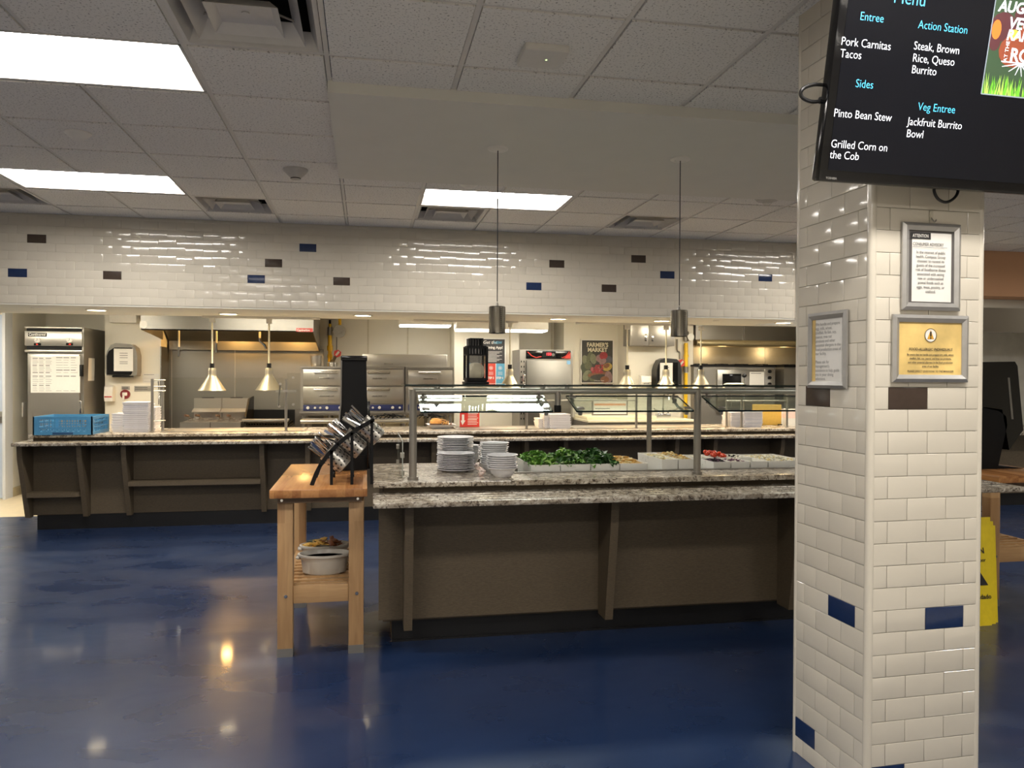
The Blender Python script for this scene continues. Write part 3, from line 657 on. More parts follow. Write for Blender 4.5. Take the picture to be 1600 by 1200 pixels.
def proto(m, name, mat): return m.build(name, mat, local=True)
SZ = .92
p = PZ(713, 737, SZ); stack(proto(plate_mesh(.114), 'dinner_plate', CERAM), p.x, p.y+.02, SZ, 10, .0105, 'white round plate in the shorter plate stack on the salad counter', 'front plate stack', 'plate')
stack(proto(plate_mesh(.116), 'dinner_plate', CERAM), .563, 4.95, SZ, 18, .0102, 'white round plate in the taller plate stack on the salad counter', 'tall plate stack', 'plate')
p = PY(732, 715, 5.09); stack(proto(bowl_mesh(.075, .04), 'soup_bowl', CERAM), p.x, 5.09, SZ, 9, .011, 'small white bowl stacked behind the tall plates', 'small bowl stack', 'bowl')
p = PZ(782, 743, SZ); stack(proto(bowl_mesh(.09, .055), 'soup_bowl', CERAM), p.x, 4.44, SZ, 7, .0122, 'white bowl in the bowl stack nearest the granite edge', 'front bowl stack', 'bowl')
p = PY(772, 720, 4.72); stack(proto(bowl_mesh(.09, .05), 'soup_bowl', CERAM), p.x, 4.72, SZ, 11, .0125, 'white bowl in the second bowl stack, behind the front bowls', 'rear bowl stack', 'bowl')

# sneeze guard
gx0, gx1 = PY(645, 748, 4.385).x, PY(1089, 742, 4.385).x
zr_ = PY(800, 611, 4.385).z; zg = PY(800, 602.5, 4.30).z; zt = PY(800, 619, 4.405).z; zcp = PY(873, 644, 4.385).z
t = thing('sneeze_guard', 'stainless framed sneeze guard with tilted glass over the salad counter', 'sneeze guard', (1.9, 4.4, SZ))
posts = [(gx0, 4.385), (gx1, 4.385), (3.5, 4.385), (PY(1014, 714, 5.15).x, 5.15)]
for k, (x, y) in enumerate(posts):
    r = .0215 if k < 3 else .017
    b = MB().cyl((x, y, SZ+.001), (x, y, zr_+.008), r, n=20).cyl((x, y, SZ+.0005), (x, y, SZ+.016), r+.009, n=20)
    b.build('post', STEELV, t)
MB().cyl((gx0-.0, 4.385, zr_), (3.5, 4.385, zr_), .0175, n=16).build('rail', STEEL, t)
tg = MB(); X0, X1 = gx0-.05, 3.55
def glass_box(mb, x0, x1, y0, y1, z0, z1):
    vs = [(x0, y0, z0), (x1, y0, z0), (x1, y1, z0), (x0, y1, z0), (x0, y0, z1), (x1, y0, z1), (x1, y1, z1), (x0, y1, z1)]
    F = [(0, 3, 2, 1), (4, 5, 6, 7), (0, 1, 5, 4), (1, 2, 6, 5), (2, 3, 7, 6), (3, 0, 4, 7)]
    d = [x1-x0, y1-y0, z1-z0]; th = d.index(min(d)); big = {0: (3, 5), 1: (2, 4), 2: (0, 1)}[th]
    for i, f in enumerate(F): mb.add([vs[k] for k in f], [(0, 1, 2, 3)], 0 if i in big else 1)
glass_box(tg, X0, X1, 4.30, 4.76, zg-.005, zg+.005); tg.build('top_glass', [GLASS, GEDGE], t, smooth=False)
for px in (683, 848, 886, 1062, 1096):
    x = PY(px, 608, 4.385).x; MB().cyl((x, 4.385, zr_+.008), (x, 4.385, zg-.005), .014, n=14).cyl((x, 4.385, zg-.01), (x, 4.385, zg+.008), .006, n=8).build('glass_standoff', STEELD, t)
TH = math.radians(18.0); LG = .1; yt = 4.405
while zt-LG*math.sin(TH) > PY(800, 643.5, yt-LG*math.cos(TH)).z: LG += .002
yb_, zb_ = yt-LG*math.cos(TH), zt-LG*math.sin(TH)
pan = [(655, 857), (893, 1072), (1110, None)]
for a, c in pan:
    x0 = PY(a, 630, yt-.13).x; x1 = PY(c, 630, yt-.13).x if c else 3.45
    g = MB(); g.T = Matrix.Translation((0, yb_, zb_)) @ Matrix.Rotation(TH, 4, 'X'); glass_box(g, x0, x1, 0, LG, -.005, .005); g.build('front_glass', [GLASS, GEDGE], t, smooth=False)
    for x in (x0+.03, x1-.03):
        for s in (.12, .85):
            b = MB(); b.T = Matrix.Translation((0, yb_, zb_)) @ Matrix.Rotation(TH, 4, 'X'); b.bbox(x-.02, x+.02, LG*s-.014, LG*s+.014, .005, .013, .003).cyl((x, LG*s, -.005), (x, LG*s, -.03), .012, n=10).build('clamp', STEELD, t)
        b = MB().tube([(x, 4.385, zr_-.01), (x, 4.4, zr_-.045), (x, yt-.08, zt-.06), (x, yb_+.04, zb_-.01)], .008, 8); b.build('arm', STEELD, t)
xm = PY(873, 630, 4.36).x
MB().cyl((xm, 4.385, zr_), (xm, 4.385, zcp+.02), .018, n=16).cyl((xm, 4.385, zcp+.04), (xm, 4.385, zcp), .021, n=16, mi=1).build('centre_post', [STEELV, BLKM], t)
# end acrylic screen by the first post
b = MB(); glass_box(b, .205, .211, 4.46, 5.1, .925, 1.13); b.build('end_screen', [GLASSC, GEDGEC], t, smooth=False)
for y in (4.5, 5.06):
    for z in (.93, 1.03): MB().bbox(.196, .22, y-.012, y+.012, z, z+.03, .003).build('screen_clip', STEEL, t)

# candle lantern standing on the glass shelf
la = PY(743, 598, 4.56); w = 17.5*4.5/FOC; z0 = zg+.0055
t = thing('candle_lantern', 'black candle lantern with a round pale candle, on the glass shelf', 'lantern', (la.x, 4.56, z0), math.radians(3))
L = lambda: MB()
zt_ = PY(743, 541, 4.5).z-z0; zc = PY(743, 528, 4.5).z-z0; zr = zt_
MB().bbox(-w*1.06, w*1.06, -w*1.06, w*1.06, 0, .014, .003).bbox(-w*.9, w*.9, -w*.9, w*.9, .014, .026, .003).build('base', BLKM, t, local=True)
b = MB(); wb = w*.86
for s in (-1, 1):
    for q in (-1, 1): b.box(s*wb-.007, s*wb+.007, q*wb-.007, q*wb+.007, .022, zr)
    b.box(-wb, wb, s*wb-.006, s*wb+.006, .022, .036).box(s*wb-.006, s*wb+.006, -wb, wb, .022, .036)
    zz = zr-.052
    b.box(-wb, wb, s*wb-.006, s*wb+.006, zz, zz+.008).box(s*wb-.006, s*wb+.006, -wb, wb, zz, zz+.008).box(-wb, wb, s*wb-.006, s*wb+.006, zr-.01, zr).box(s*wb-.006, s*wb+.006, -wb, wb, zr-.01, zr)
    for k in range(7):
        x = -wb+2*wb*(k)/6; b.box(x-.0045, x+.0045, s*wb-.004, s*wb+.004, zz, zr).box(s*wb-.004, s*wb+.004, x-.0045, x+.0045, zz, zr)
b.build('frame', BLKM, t, local=True, smooth=False)
b = MB()
for s in (-1, 1): glass_box(b, -wb, wb, s*wb-.001, s*wb+.001, .036, zz); glass_box(b, s*wb-.001, s*wb+.001, -wb, wb, .036, zz)
b.build('pane', [GLASSC, GLASSC], t, local=True, smooth=False)
b = MB().box(-wb, wb, -wb, wb, zr-.004, zr+.004); wc = wb*.56
for s in (-1, 1):
    for q in (-1, 1): b.box(s*wc-.006, s*wc+.006, q*wc-.006, q*wc+.006, zr, zc)
    for k in range(5):
        x = -wc+2*wc*k/4; b.box(x-.004, x+.004, s*wc-.004, s*wc+.004, zr, zc).box(s*wc-.004, s*wc+.004, x-.004, x+.004, zr, zc)
b.box(-wc-.008, wc+.008, -wc-.008, wc+.008, zc-.006, zc).build('chimney', BLKM, t, local=True, smooth=False)
tag(MB().lathe([(0, 0), (.03, 0), (.047, .018), (.053, .044), (.048, .074), (.03, .094), (.012, .098), (0, .094)], (la.x, 4.56, z0+.027), 24).build('candle', M('pale_wax', (206, 198, 178), .5, var=.03)), 'round pale wax candle inside the black lantern', 'candle')

# ================================================================== BUTCHER BLOCK CART
TZ = .905
def cart(ox, oy, wid, dep, z, name_label, group=None, shelf_z=.375, leg=.08):
    t = thing('butcher_block_cart', name_label, 'cart', (ox+wid/2, oy+dep/2, 0), 0)
    MB().bbox(ox, ox+wid, oy, oy+dep, z-.046, z, .005).build('top', BUTCH, t)
    MB().box(ox+.035, ox+wid-.03, oy+.075, oy+.1, z-.082, z-.046).box(ox+.035, ox+wid-.03, oy+dep-.1, oy+dep-.075, z-.082, z-.046).box(ox+.035, ox+.06, oy+.1, oy+dep-.1, z-.082, z-.046).box(ox+wid-.055, ox+wid-.03, oy+.1, oy+dep-.1, z-.082, z-.046).build('apron', M('grey_wood_apron', (120, 96, 72), .5, var=.2, scale=6, stretch=(3, 20, 20)), t, smooth=False)
    xs = (ox+.03, ox+wid-.018-leg); ys = (oy+.1, oy+dep-.2)
    for x in xs:
        for y in ys:
            lb = MB().bbox(x, x+leg, y, y+leg, .03, z-.082, .004).build('leg', MAPLE, t)
            MB().box(x-.001, x+leg+.001, y-.001, y+leg+.001, 0, .045).build('foot_sleeve', STEELD, lb, smooth=False)
            if y == ys[0]:
                MB().cyl((x+leg*.55, y+.001, shelf_z-.05), (x+leg*.55, y-.007, shelf_z-.05), .009, n=14).build('bolt', CHROME, lb)
    b = MB()
    b.cyl((ox+.055, oy+.076, z-.066), (ox+.055, oy+.07, z-.066), .007, n=12).cyl((ox+wid-.05, oy+.076, z-.066), (ox+wid-.05, oy+.07, z-.066), .007, n=12); b.build('apron_bolt', CHROME, t)
    MB().bbox(xs[0]+leg, xs[1], ys[0]+.012, ys[0]+.04, shelf_z-.095, shelf_z, .003).build('cross_rail', MAPLEX, t); MB().bbox(xs[0]+leg, xs[1], ys[1]+.03, ys[1]+.06, shelf_z-.095, shelf_z, .003).build('cross_rail', MAPLEX, t)
    MB().bbox(xs[0]+.02, xs[0]+.05, ys[0]+leg, ys[1], shelf_z-.095, shelf_z-.004, .003).bbox(xs[1]+.03, xs[1]+.06, ys[0]+leg, ys[1], shelf_z-.095, shelf_z-.004, .003).build('side_rail', MAPLE, t)
    s = MB(); n = 7
    for k in range(n):
        x = xs[0]+.05+(xs[1]-xs[0]-.02)*(k+.2)/n; s.box(x, x+.028, ys[0]+.04, ys[1]+.03, shelf_z-.022, shelf_z-.008)
    k = 0; y = ys[0]+.05
    while y < ys[1]: s.box(xs[0]+.05, xs[1]+.03, y, y+.03, shelf_z-.012, shelf_z+.001); y += .075
    s.build('slatted_shelf', MAPLEX, t, smooth=False)
    return t
cart(-.486, 4.195, .498, 1.2, TZ, 'butcher block cart with a slatted lower shelf, beside the salad counter')
# crocks on its shelf
def crock(x, y, rz, label, fill):
    t = thing('oval_crock', label, 'crock', (x, y, .377), rz, 'oval crocks on the cart shelf')
    MB().lathe([(0, 0), (.115, 0), (.122, .006), (.13, .07), (.14, .092), (.15, .098), (.15, .108), (.138, .11), (.13, .1), (.122, .07), (.112, .01), (0, .01)], n=40, sy=.7).build('body', CROCKM, t, local=True)
    for s in (-1, 1): MB().tube([(s*.135, -.03, .09), (s*.152, -.018, .088), (s*.152, .018, .088), (s*.135, .03, .09)], .008, 8).build('handle', CROCKM, t, local=True)
    if fill == 'water': MB().lathe([(0, .085), (.127, .085)], n=32, sy=.7).build('glaze_inside', M('wet_white_glaze', (206, 204, 200), .08, var=.03), t, local=True)
    return t
crock(-.226, 4.585, 0, 'empty white oval crock in front on the slatted shelf', 'water')
crock(-.235, 4.83, .12, 'white oval crock full of yellow and brown packets, at the rear of the slatted shelf', '')
PK = [M('yellow_packet', (222, 176, 84), .5), M('cream_packet', (232, 212, 160), .5), M('brown_packet', (134, 76, 40), .5), M('dark_green_wrapper', (44, 60, 44), .5)]
for k in range(34):
    x = rnd.uniform(-.1, .1); m = MB().bbox(-.035, .035, -.013, .013, -.0025, .0025, .002)
    o = m.build('condiment_packet', PK[0 if x < .03 and k % 4 else (2 if x > .0 else (1 if k % 3 else 3))], local=True)
    o.location = (-.235+x, 4.83+rnd.uniform(-.055, .055), .377+.085+.03*(1-abs(x)*7)+rnd.uniform(0, .02)); o.rotation_euler = (rnd.uniform(-.4, .4), rnd.uniform(-.4, .4), rnd.uniform(0, 3))
    tag(o, 'small condiment packet lying loose in the rear oval crock', 'packet', 'packets in the rear crock')

# tall black dispenser tower on the cart
t = thing('dispenser_tower', 'tall black tower dispenser with a grey curved edge, behind the cutlery rack', 'dispenser', (-.07, 5.12, TZ))
X = lambda pts, y: [(a, y, c) for a, c in pts]
prof = [(-.19, .908), (-.19, .98), (-.178, 1.1), (-.157, 1.2), (-.146, 1.32), (-.143, 1.592), (.006, 1.592), (.010, 1.37), (.013, 1.335), (.013, .908)]
MB().prism(X(prof, 5.0), (0, .24, 0)).build('body', BLKM, t, smooth=False)
MB().bbox(-.151, .012, 4.99, 5.25, 1.59, 1.622, .006).build('cap', BLKG, t)
edge = [(-.19, .98), (-.178, 1.1), (-.157, 1.2), (-.146, 1.32), (-.143, 1.592), (-.151, 1.592), (-.155, 1.32), (-.166, 1.205), (-.187, 1.1), (-.2, .98)]
MB().prism(X(edge, 4.992), (0, .25, 0)).build('side_trim', GREYP, t, smooth=False)
MB().bbox(.010, .03, 5.0, 5.24, .91, 1.335, .004).build('side_module', BLKG, t)
MB().box(-.17, .0, 4.97, 5.0, .91, 1.0).build('tray', BLKM, t, smooth=False)

# slanted cutlery rack
R = lambda px, py, Y=4.34: PY(px, py, Y)
arc = [R(487, 757), R(494, 740), R(500, 728), R(512, 711), R(528, 694), R(546, 679), R(564, 667), R(584, 656)]
t = thing('cutlery_rack', 'slanted black metal cutlery rack with curved side rails on the butcher block cart', 'cutlery rack', (-.12, 4.47, TZ))
for Y, nm in ((4.34, 'side_rail'), (4.66, 'side_rail')):
    b = MB(); pts = [Vector((p.x, Y, p.z if k else TZ)) for k, p in enumerate(arc)]
    for p, q in zip(pts, pts[1:]): d = (q-p).normalized(); nn = Vector((-d.z, 0, d.x)); b.prism([p-nn*.011, q-nn*.011, q+nn*.011, p+nn*.011], (0, .012, 0))
    b.build(nm, BLKM, t, smooth=False)
    for px, py in ((518, 704), (550, 676), (581, 657)):
        p = R(px, py); MB().box(p.x-.008, p.x+.008, Y, Y+.012, TZ, p.z).build('upright', BLKM, t, smooth=False)
b = MB()
for px, py in ((500, 728), (528, 694), (564, 667), (584, 656)): p = R(px, py); b.cyl((p.x, 4.34, p.z), (p.x, 4.66, p.z), .006, n=8)
for px in (518, 550, 581): p = R(px, 750); b.cyl((p.x, 4.345, TZ+.03), (p.x, 4.665, TZ+.03), .005, n=8)
b.build('cross_bar', BLKM, t)
ax = Vector((-.755, 0, .656))
def cyl_mesh():
    m = MB().lathe([(0, -.0), (.046, 0), (.05, .004), (.053, .13), (.055, .132), (.051, .132), (.048, .006), (0, .004)], n=28)
    return m
cy = cyl_mesh().build('cutlery_cylinder', STEEL, local=True)
hl = MB()
for r in range(4):
    for k in range(12):
        a = 2*PI*(k+.5*(r % 2))/12; d = Vector((math.cos(a), math.sin(a), 0)); c = d*(.0505+.001*r)+Vector((0, 0, .025+.026*r)); hl.cyl(c-d*.001, c+d*.0008, .0055, n=8)
hl.build('drain_hole', BLK, cy, local=True)
def knife():
    return MB().prism([(-.006, 0, 0), (.006, 0, 0), (.008, 0, .09), (.005, 0, .1), (.009, 0, .13), (.004, 0, .205), (-.004, 0, .205), (-.005, 0, .1), (-.008, 0, .09)], (0, .0028, 0))
def fork():
    m = MB().prism([(-.004, 0, .0), (.004, 0, 0), (.008, 0, -.0), (.0075, 0, .06), (.0035, 0, .11), (.004, 0, .135), (.011, 0, .15), (.011, 0, .165), (-.011, 0, .165), (-.011, 0, .15), (-.004, 0, .135), (-.0035, 0, .11), (-.0075, 0, .06), (-.008, 0, 0)], (0, .002, 0))
    for k in range(4): x = -.0095+.0063*k; m.box(x-.0016, x+.0016, 0, .002, .165, .205)
    return m
def spoon():
    m = MB().prism([(-.008, 0, 0), (.008, 0, 0), (.007, 0, .06), (.003, 0, .11), (.003, 0, .15), (-.003, 0, .15), (-.003, 0, .11), (-.007, 0, .06)], (0, .002, 0)); m.ball((0, .002, .178), .017, .006, .03, 12); return m
CUT = [f().build(n, CHROME, local=True) for f, n in ((knife, 'table_knife'), (fork, 'dinner_fork'), (spoon, 'soup_spoon'))]
used = set()
tiers = [((512, 711), 'lowest'), ((538, 687), 'middle'), ((567, 666), 'topmost')]
roty = math.atan2(ax.x, ax.z)
first = True
lab_c = {'table_knife': 'steel table knife standing in the slanted cutlery rack', 'dinner_fork': 'steel fork standing in the slanted cutlery rack', 'soup_spoon': 'steel spoon standing in the slanted cutlery rack'}
for (px, py), tn in tiers:
    for Y, rn in ((4.415, 'front'), (4.545, 'rear')):
        mouth = R(px, py); mouth = Vector((mouth.x, Y+.035, mouth.z)); base = mouth-ax*.118
        o = cy if first else dup(cy); first = False
        o.location = base; o.rotation_euler = (0, roty, 0)
        tag(o, f'perforated steel cutlery cylinder, {tn} one in the {rn} row of the rack', 'cutlery holder', 'cutlery cylinders in the rack')
        for k in range(9):
            src = CUT[k % 3]; c = src if src.name not in used else src.copy()
            if c is src: used.add(src.name)
            else: COL.objects.link(c)
            M_ = Matrix.Translation(base) @ Matrix.Rotation(roty, 4, 'Y') @ Matrix.Translation((rnd.uniform(-.03, .03), rnd.uniform(-.03, .03), .012+rnd.uniform(0, .02))) @ Matrix.Rotation(rnd.gauss(0, .12), 4, 'X') @ Matrix.Rotation(rnd.gauss(0, .12), 4, 'Y') @ Matrix.Rotation(rnd.uniform(0, 6.3), 4, 'Z') @ Matrix.Translation((0, 0, .205)) @ Matrix.Rotation(PI, 4, 'X')
            c.location = M_.translation; c.rotation_euler = M_.to_euler()
            nm = ('table_knife', 'dinner_fork', 'soup_spoon')[k % 3]; tag(c, lab_c[nm], 'cutlery', 'cutlery in the slanted rack')

# ================================================================== RIGHT OF THE PILLAR
C2Z = .87
cl = PY(1546, 940, 4.46).x
c2 = cart(cl-.03, 4.36, .56, 1.1, C2Z, 'butcher block cart partly hidden by the tiled pillar, with a wooden lattice shelf', leg=.075, shelf_z=.38)
t = thing('dispenser_tower', 'black tower dispenser with a forward-leaning body and flat foot, partly behind the pillar', 'dispenser', (cl+.1, 4.7, C2Z))
Q = lambda px, py: PY(px, py, 4.72)
body = [Q(1512, 566), Q(1586, 565), Q(1590, 572), Q(1599, 672), Q(1586, 690), Q(1577, 703), Q(1566, 640), Q(1512, 632)]
MB().prism(body, (0, .2, 0)).build('body', BLKG, t, smooth=False)
MB().prism([Q(1512, 632), Q(1560, 642), Q(1572, 650), Q(1574, 664), Q(1560, 728), Q(1596, 731), Vector((Q(1599, 740).x, 4.72, C2Z+.001)), Vector((Q(1512, 740).x, 4.72, C2Z+.001))], (0, .2, 0)).build('stand', BLKM, t, smooth=False)
MB().prism([Q(1574, 590), Q(1577, 590), Q(1583, 655), Q(1580, 655)], (0, -.004, 0)).build('level_window', GREYP, t, smooth=False)
# folded yellow floor signs
t = thing('wet_floor_sign', 'folded yellow wet floor sign leaning below the ledge beside the pillar', 'floor sign', (3.7, 4.2, 0))
YS = M('yellow_sign_plastic', (226, 200, 34), .45, var=.05)
for k, (pa, pb) in enumerate(((1550, 1547), (1556, 1551.5), (1559.5, 1555))):
    w_ = .3; Y0, Y1 = 4.12+.022*k, 4.26+.014*k
    x1 = PY(pa, 968, Y0).x; x2 = PY(pb, 820, Y1).x
    MB().prism([(x1, Y0, .0), (x2, Y1, .63-.03*k), (x2-.2, Y1, .63-.03*k), (x1-w_, Y0, 0)], (0, .007, 0)).build('panel', YS, t, smooth=False)
o_ = Vector((PY(1550, 895, 4.15).x, 4.1865, .30)); d_ = Vector((0, .14, .63)).normalized(); nl = Vector((0, -1, .22)).normalized()*.004
b = MB()
b.text('CAUTION', .05, o_+d_*.12+nl, (1, 0, 0), d_, align='RIGHT', bold=.02); b.build('lettering', INK, t, smooth=False); b = MB().text('Wet Floor', .03, o_+d_*.07+nl, (1, 0, 0), d_, align='RIGHT', bold=.02)
b.build('lettering', INK, t, smooth=False); b = MB(); b.prism([o_+nl+Vector((-.13, 0, 0))-d_*.07, o_+nl-d_*.07+Vector((-.01, 0, 0)), o_+nl+Vector((-.07, 0, 0))+d_*.04], nl*.2); b.build('warning_triangle', INK, t, smooth=False)
MB().text('Cuidado', .038, o_-d_*.15+nl, (1, 0, 0), d_, align='RIGHT', bold=.02).build('lettering', INK, t, smooth=False)
# far station beyond the pillar
TANW = M('tan_painted_bulkhead', (196, 150, 112), .7, var=.03, scale=3)
p0 = PY(1538, 400, 7.73); zb2 = PY(1570, 463, 7.73).z
struct(MB().box(p0.x-.6, 8.9, 7.73, 9.2, zb2, CZ+.01).build('wall_bulkhead', TANW, smooth=False))
struct(MB().box(HE-.01, p0.x-.59, 8.7, 8.82, HZ-.012, CZ+.02).build('wall_return', DRYW, smooth=False)); struct(MB().box(HE-.01, p0.x-.59, YF, 8.7, CZ-.002, CZ+.02).build('ceiling_return', ACOUS, smooth=False))
zl = PY(1570, 466, 8.1).z; zh = PY(1570, 514, 8.1).z
tag(MB().prism([(6.1, 8.05, zb2-.001), (6.1, 8.05, zb2-.1), (6.1, 8.35, zh-.02), (6.1, 8.45, zh-.02), (6.1, 9.15, zb2-.001)], (2.8, 0, 0)).build('exhaust_hood', STEEL, smooth=False), 'stainless exhaust hood under the tan bulkhead beyond the pillar', 'exhaust hood')
struct(MB().box(6.3, 8.95, 9.25, 9.35, 0, 2.4).build('wall_station', M('grey_stone_tile', (196, 194, 186), .5, var=.12, scale=5), smooth=False))
t = thing('serving_counter', 'brown counter with a pale top in the distance beyond the pillar', 'counter', (7.2, 8.4, 0))
MB().box(5.95, 8.9, 7.95, 8.9, .15, .84).build('panel', LAM, t, smooth=False); MB().box(5.95, 8.9, 8.0, 8.85, 0, .15).build('toe_kick', BLACKK, t, smooth=False)
MB().bbox(5.85, 8.9, 7.7, 8.95, .85, .88, .004).build('top', GRAN, t)

# ================================================================== MENU SCREEN AND SIGNS ON THE PILLAR
fn = -PV                                             # outward normal of the face that carries the screen
tilt = math.radians(11)
bl = hit(1279, 282, P0+fn*.13, fn)
SU = PU; SV = (UP*math.cos(tilt)+fn*math.sin(tilt)).normalized(); SN = SU.cross(SV)
t = thing('menu_screen', 'black wall-mounted television showing the menu, tilted down on the pillar', 'television', bl)
SW, SH = 1.115, .655
b = MB(); b.T = Matrix.Translation(bl) @ Matrix((SU, -SN, SV)).transposed().to_4x4()
b.bbox(0, SW, 0, .045, 0, SH, .008).bbox(.25, SW-.25, .045, .075, .1, SH-.1, .01); b.build('housing', BLKG, t)
SCRM = emitter('black_lcd_screen', (16, 17, 22), .35); SCRM.node_tree.nodes['Principled BSDF'].inputs['Roughness'].default_value = .12
BZ = .028
b = MB(); b.T = Matrix.Translation(bl) @ Matrix((SU, -SN, SV)).transposed().to_4x4()
b.box(BZ, SW-BZ, -.0015, .002, .034, SH-.022); b.build('screen', SCRM, t, smooth=False)
def sp(px, py): return hit(px, py, bl+SN*.0022, SN)
TXW = emitter('white_screen_text', (235, 238, 245), 1.0); TXC = emitter('cyan_screen_text', (70, 176, 222), 1.1)
k1 = (sp(1300, 100)-sp(1300, 115)).length/15         # metres per photo pixel on the screen
b = MB()
for body, px, py, sz in (('Pork Carnitas', 1313.5, 70, 20), ('Tacos', 1312, 89, 20), ('Pinto Bean Stew', 1302, 182, 20), ('Grilled Corn on', 1297.5, 230, 20), ('the Cob', 1296, 247, 20), ('Steak, Brown', 1427, 77, 20), ('Rice, Queso', 1425, 96, 20), ('Burrito', 1423.5, 114, 20), ('Jackfruit Burrito', 1417.5, 195, 20), ('Bowl', 1415.5, 214, 20)):
    MB().text(body, sz*k1*.94, sp(px, py), SU, SV, sx=.9, bold=-.006).build('menu_item', TXW, t, smooth=False)

for body, px, py, sz in (('Entree', 1343, 31, 20), ('Sides', 1336, 136, 20), ('Action Station', 1434, 44, 20), ('Veg Entree', 1433.5, 172, 20), ('Menu', 1395, 4, 33)):
    MB().text(body, sz*k1*.94, sp(px, py), SU, SV, sx=.9, bold=-.006).build('menu_heading', TXC, t, smooth=False)
# picture panel: roots, vegetables and grass
q0 = sp(1533, 147); pw, ph = .30, (sp(1533, 147)-sp(1547, 0)).length+.05
b = MB(); b.add([q0, q0+SU*pw, q0+SU*pw+SV*ph, q0+SV*ph], [(0, 1, 2, 3)], 0)
rr = random.Random(5)
def disc(c, r1, r2, mi, dz):
    o = q0+SU*c[0]+SV*c[1]+SN*dz; n = 14; b.add([o+SU*r1*math.cos(2*PI*k/n)+SV*r2*math.sin(2*PI*k/n) for k in range(n)], [tuple(range(n))], mi)
disc((.045, .21), .05, .045, 4, .0003); disc((.02, .165), .022, .03, 4, .0004); disc((.02, .2), .018, .03, 5, .0005); disc((.10, .14), .06, .05, 3, .0004); disc((.09, .19), .02, .016, 6, .0006); disc((.12, .25), .04, .03, 4, .0004); disc((.16, .2), .05, .06, 3, .0003)
for k in range(90):
    x = rr.uniform(.0, pw-.01); h = rr.uniform(.02, .07); o = q0+SU*x+SN*(.0007+k*2e-6); b.add([o, o+SU*.006, o+SU*rr.uniform(-.01, .015)+SV*h], [(0, 1, 2)], 1 if k % 3 else 2)
for v_, w_ in ((-.001, .004), (ph-.002, .003)): b.add([q0+SV*v_+SN*.001, q0+SU*pw+SV*v_+SN*.001, q0+SU*pw+SV*(v_+w_)+SN*.001, q0+SV*(v_+w_)+SN*.001], [(0, 1, 2, 3)], 7)
b.add([q0-SU*.003+SN*.001, q0+SU*.001+SN*.001, q0+SU*.001+SV*ph+SN*.001, q0-SU*.003+SV*ph+SN*.001], [(0, 1, 2, 3)], 7)
b.build('menu_picture', [emitter('picture_dark_green', (46, 66, 44), .7), emitter('picture_grass', (92, 160, 40), .8), emitter('picture_light_grass', (150, 196, 80), .8), emitter('picture_brown', (120, 58, 36), .7), emitter('picture_plum', (72, 36, 40), .7), emitter('picture_orange', (206, 104, 40), .8), emitter('picture_gold', (226, 170, 60), .8), emitter('picture_border', (120, 130, 140), .7)], t, smooth=False)
b = MB()
for body, px, py, sz in (('AUG', 1559, 17, 25), ('VEG', 1574, 44, 26), ('RAN', 1571, 62, 24), ('ROO', 1576, 95, 30)):
    b.text(body, sz*k1, sp(px, py)+SN*.002, SU, SV, bold=.025, shear=.0 if body == 'ROO' else .15)
b.text('AT THE', 10*k1, sp(1572, 97)+SN*.002, SV, -SU)
for k in range(7):
    a0 = sp(1594, 100)+SN*.002; e0 = sp(1565+k*10, 104+16*math.sin(k/6*PI))+SN*.002; dd = (e0-a0).normalized(); nn = SN.cross(dd)*.0022; b.add([a0-nn, e0-nn*.4, e0+nn*.4, a0+nn], [(0, 1, 2, 3)])
b.add([sp(1564, 97)+SN*.002, sp(1600, 101)+SN*.002, sp(1600, 99)+SN*.002, sp(1564, 95)+SN*.002], [(0, 1, 2, 3)])
b.build('picture_lettering', TXW, t, smooth=False)
b = MB().text('TOSHIBA', 5.2*k1, hit(1290, 279.5, bl+SN*.001, SN), SU, SV, bold=.02); b.build('maker_mark', SILVER, t, smooth=False)
cb = lambda px, py: hit(px, py, bl-SN*.05, SN)
MB().rope([cb(1300, 135), cb(1275, 132), cb(1257, 137), cb(1251, 146), cb(1256, 154), cb(1270, 159), cb(1290, 157)], .006, 8).cyl(cb(1281, 157), cb(1296, 156), .011).build('side_cable', BLK, t)
cb2 = lambda px, py: hit(px, py, P0+fn*.06, fn)
MB().rope([cb2(1459, 285), cb2(1460, 300), cb2(1466, 311), cb2(1477, 316), cb2(1488, 312), cb2(1496, 302), cb2(1499, 285)], .005, 8).build('lower_cable', BLK, t)
pa = P0+PU*.12+PV*.008+UP*2.35
b = MB(); b.prism([P0+PU*.13+UP*2.3, P0+PU*.33+UP*2.3, P0+PU*.33+UP*2.6, P0+PU*.13+UP*2.6], fn*.02)
for s in (.18, .28): b.prism([P0+PU*s+UP*2.36+fn*.02, P0+PU*s+UP*2.6+fn*.02, P0+PU*s+UP*2.6+fn*.14, P0+PU*s+UP*2.36+fn*.09], PU*.012)
b.build('wall_bracket', BLKM, t, smooth=False)

def sign_frame(o, u, n, w, h, label, fw=.026, group='snap frames on the pillar'):
    t = thing('sign_frame', label, 'sign', o, 0, group); f = MB(); v = UP
    A = [(0, 0), (w, 0), (w, h), (0, h)]; I = [(fw, fw), (w-fw, fw), (w-fw, h-fw), (fw, h-fw)]; Mi = [(fw*.45, fw*.45), (w-fw*.45, fw*.45), (w-fw*.45, h-fw*.45), (fw*.45, h-fw*.45)]
    P = lambda p, d: o+u*p[0]+v*p[1]+n*d
    vs = [P(p, .001) for p in A]+[P(p, .008) for p in A]+[P(p, .014) for p in Mi]+[P(p, .007) for p in I]+[P(p, .002) for p in I]
    fs = []
    for w_ in (0, 4, 8, 12): fs += [(w_+k, w_+(k+1) % 4, w_+4+(k+1) % 4, w_+4+k) for k in range(4)]
    f.add(vs, fs).build('frame', SILVER, t); return t
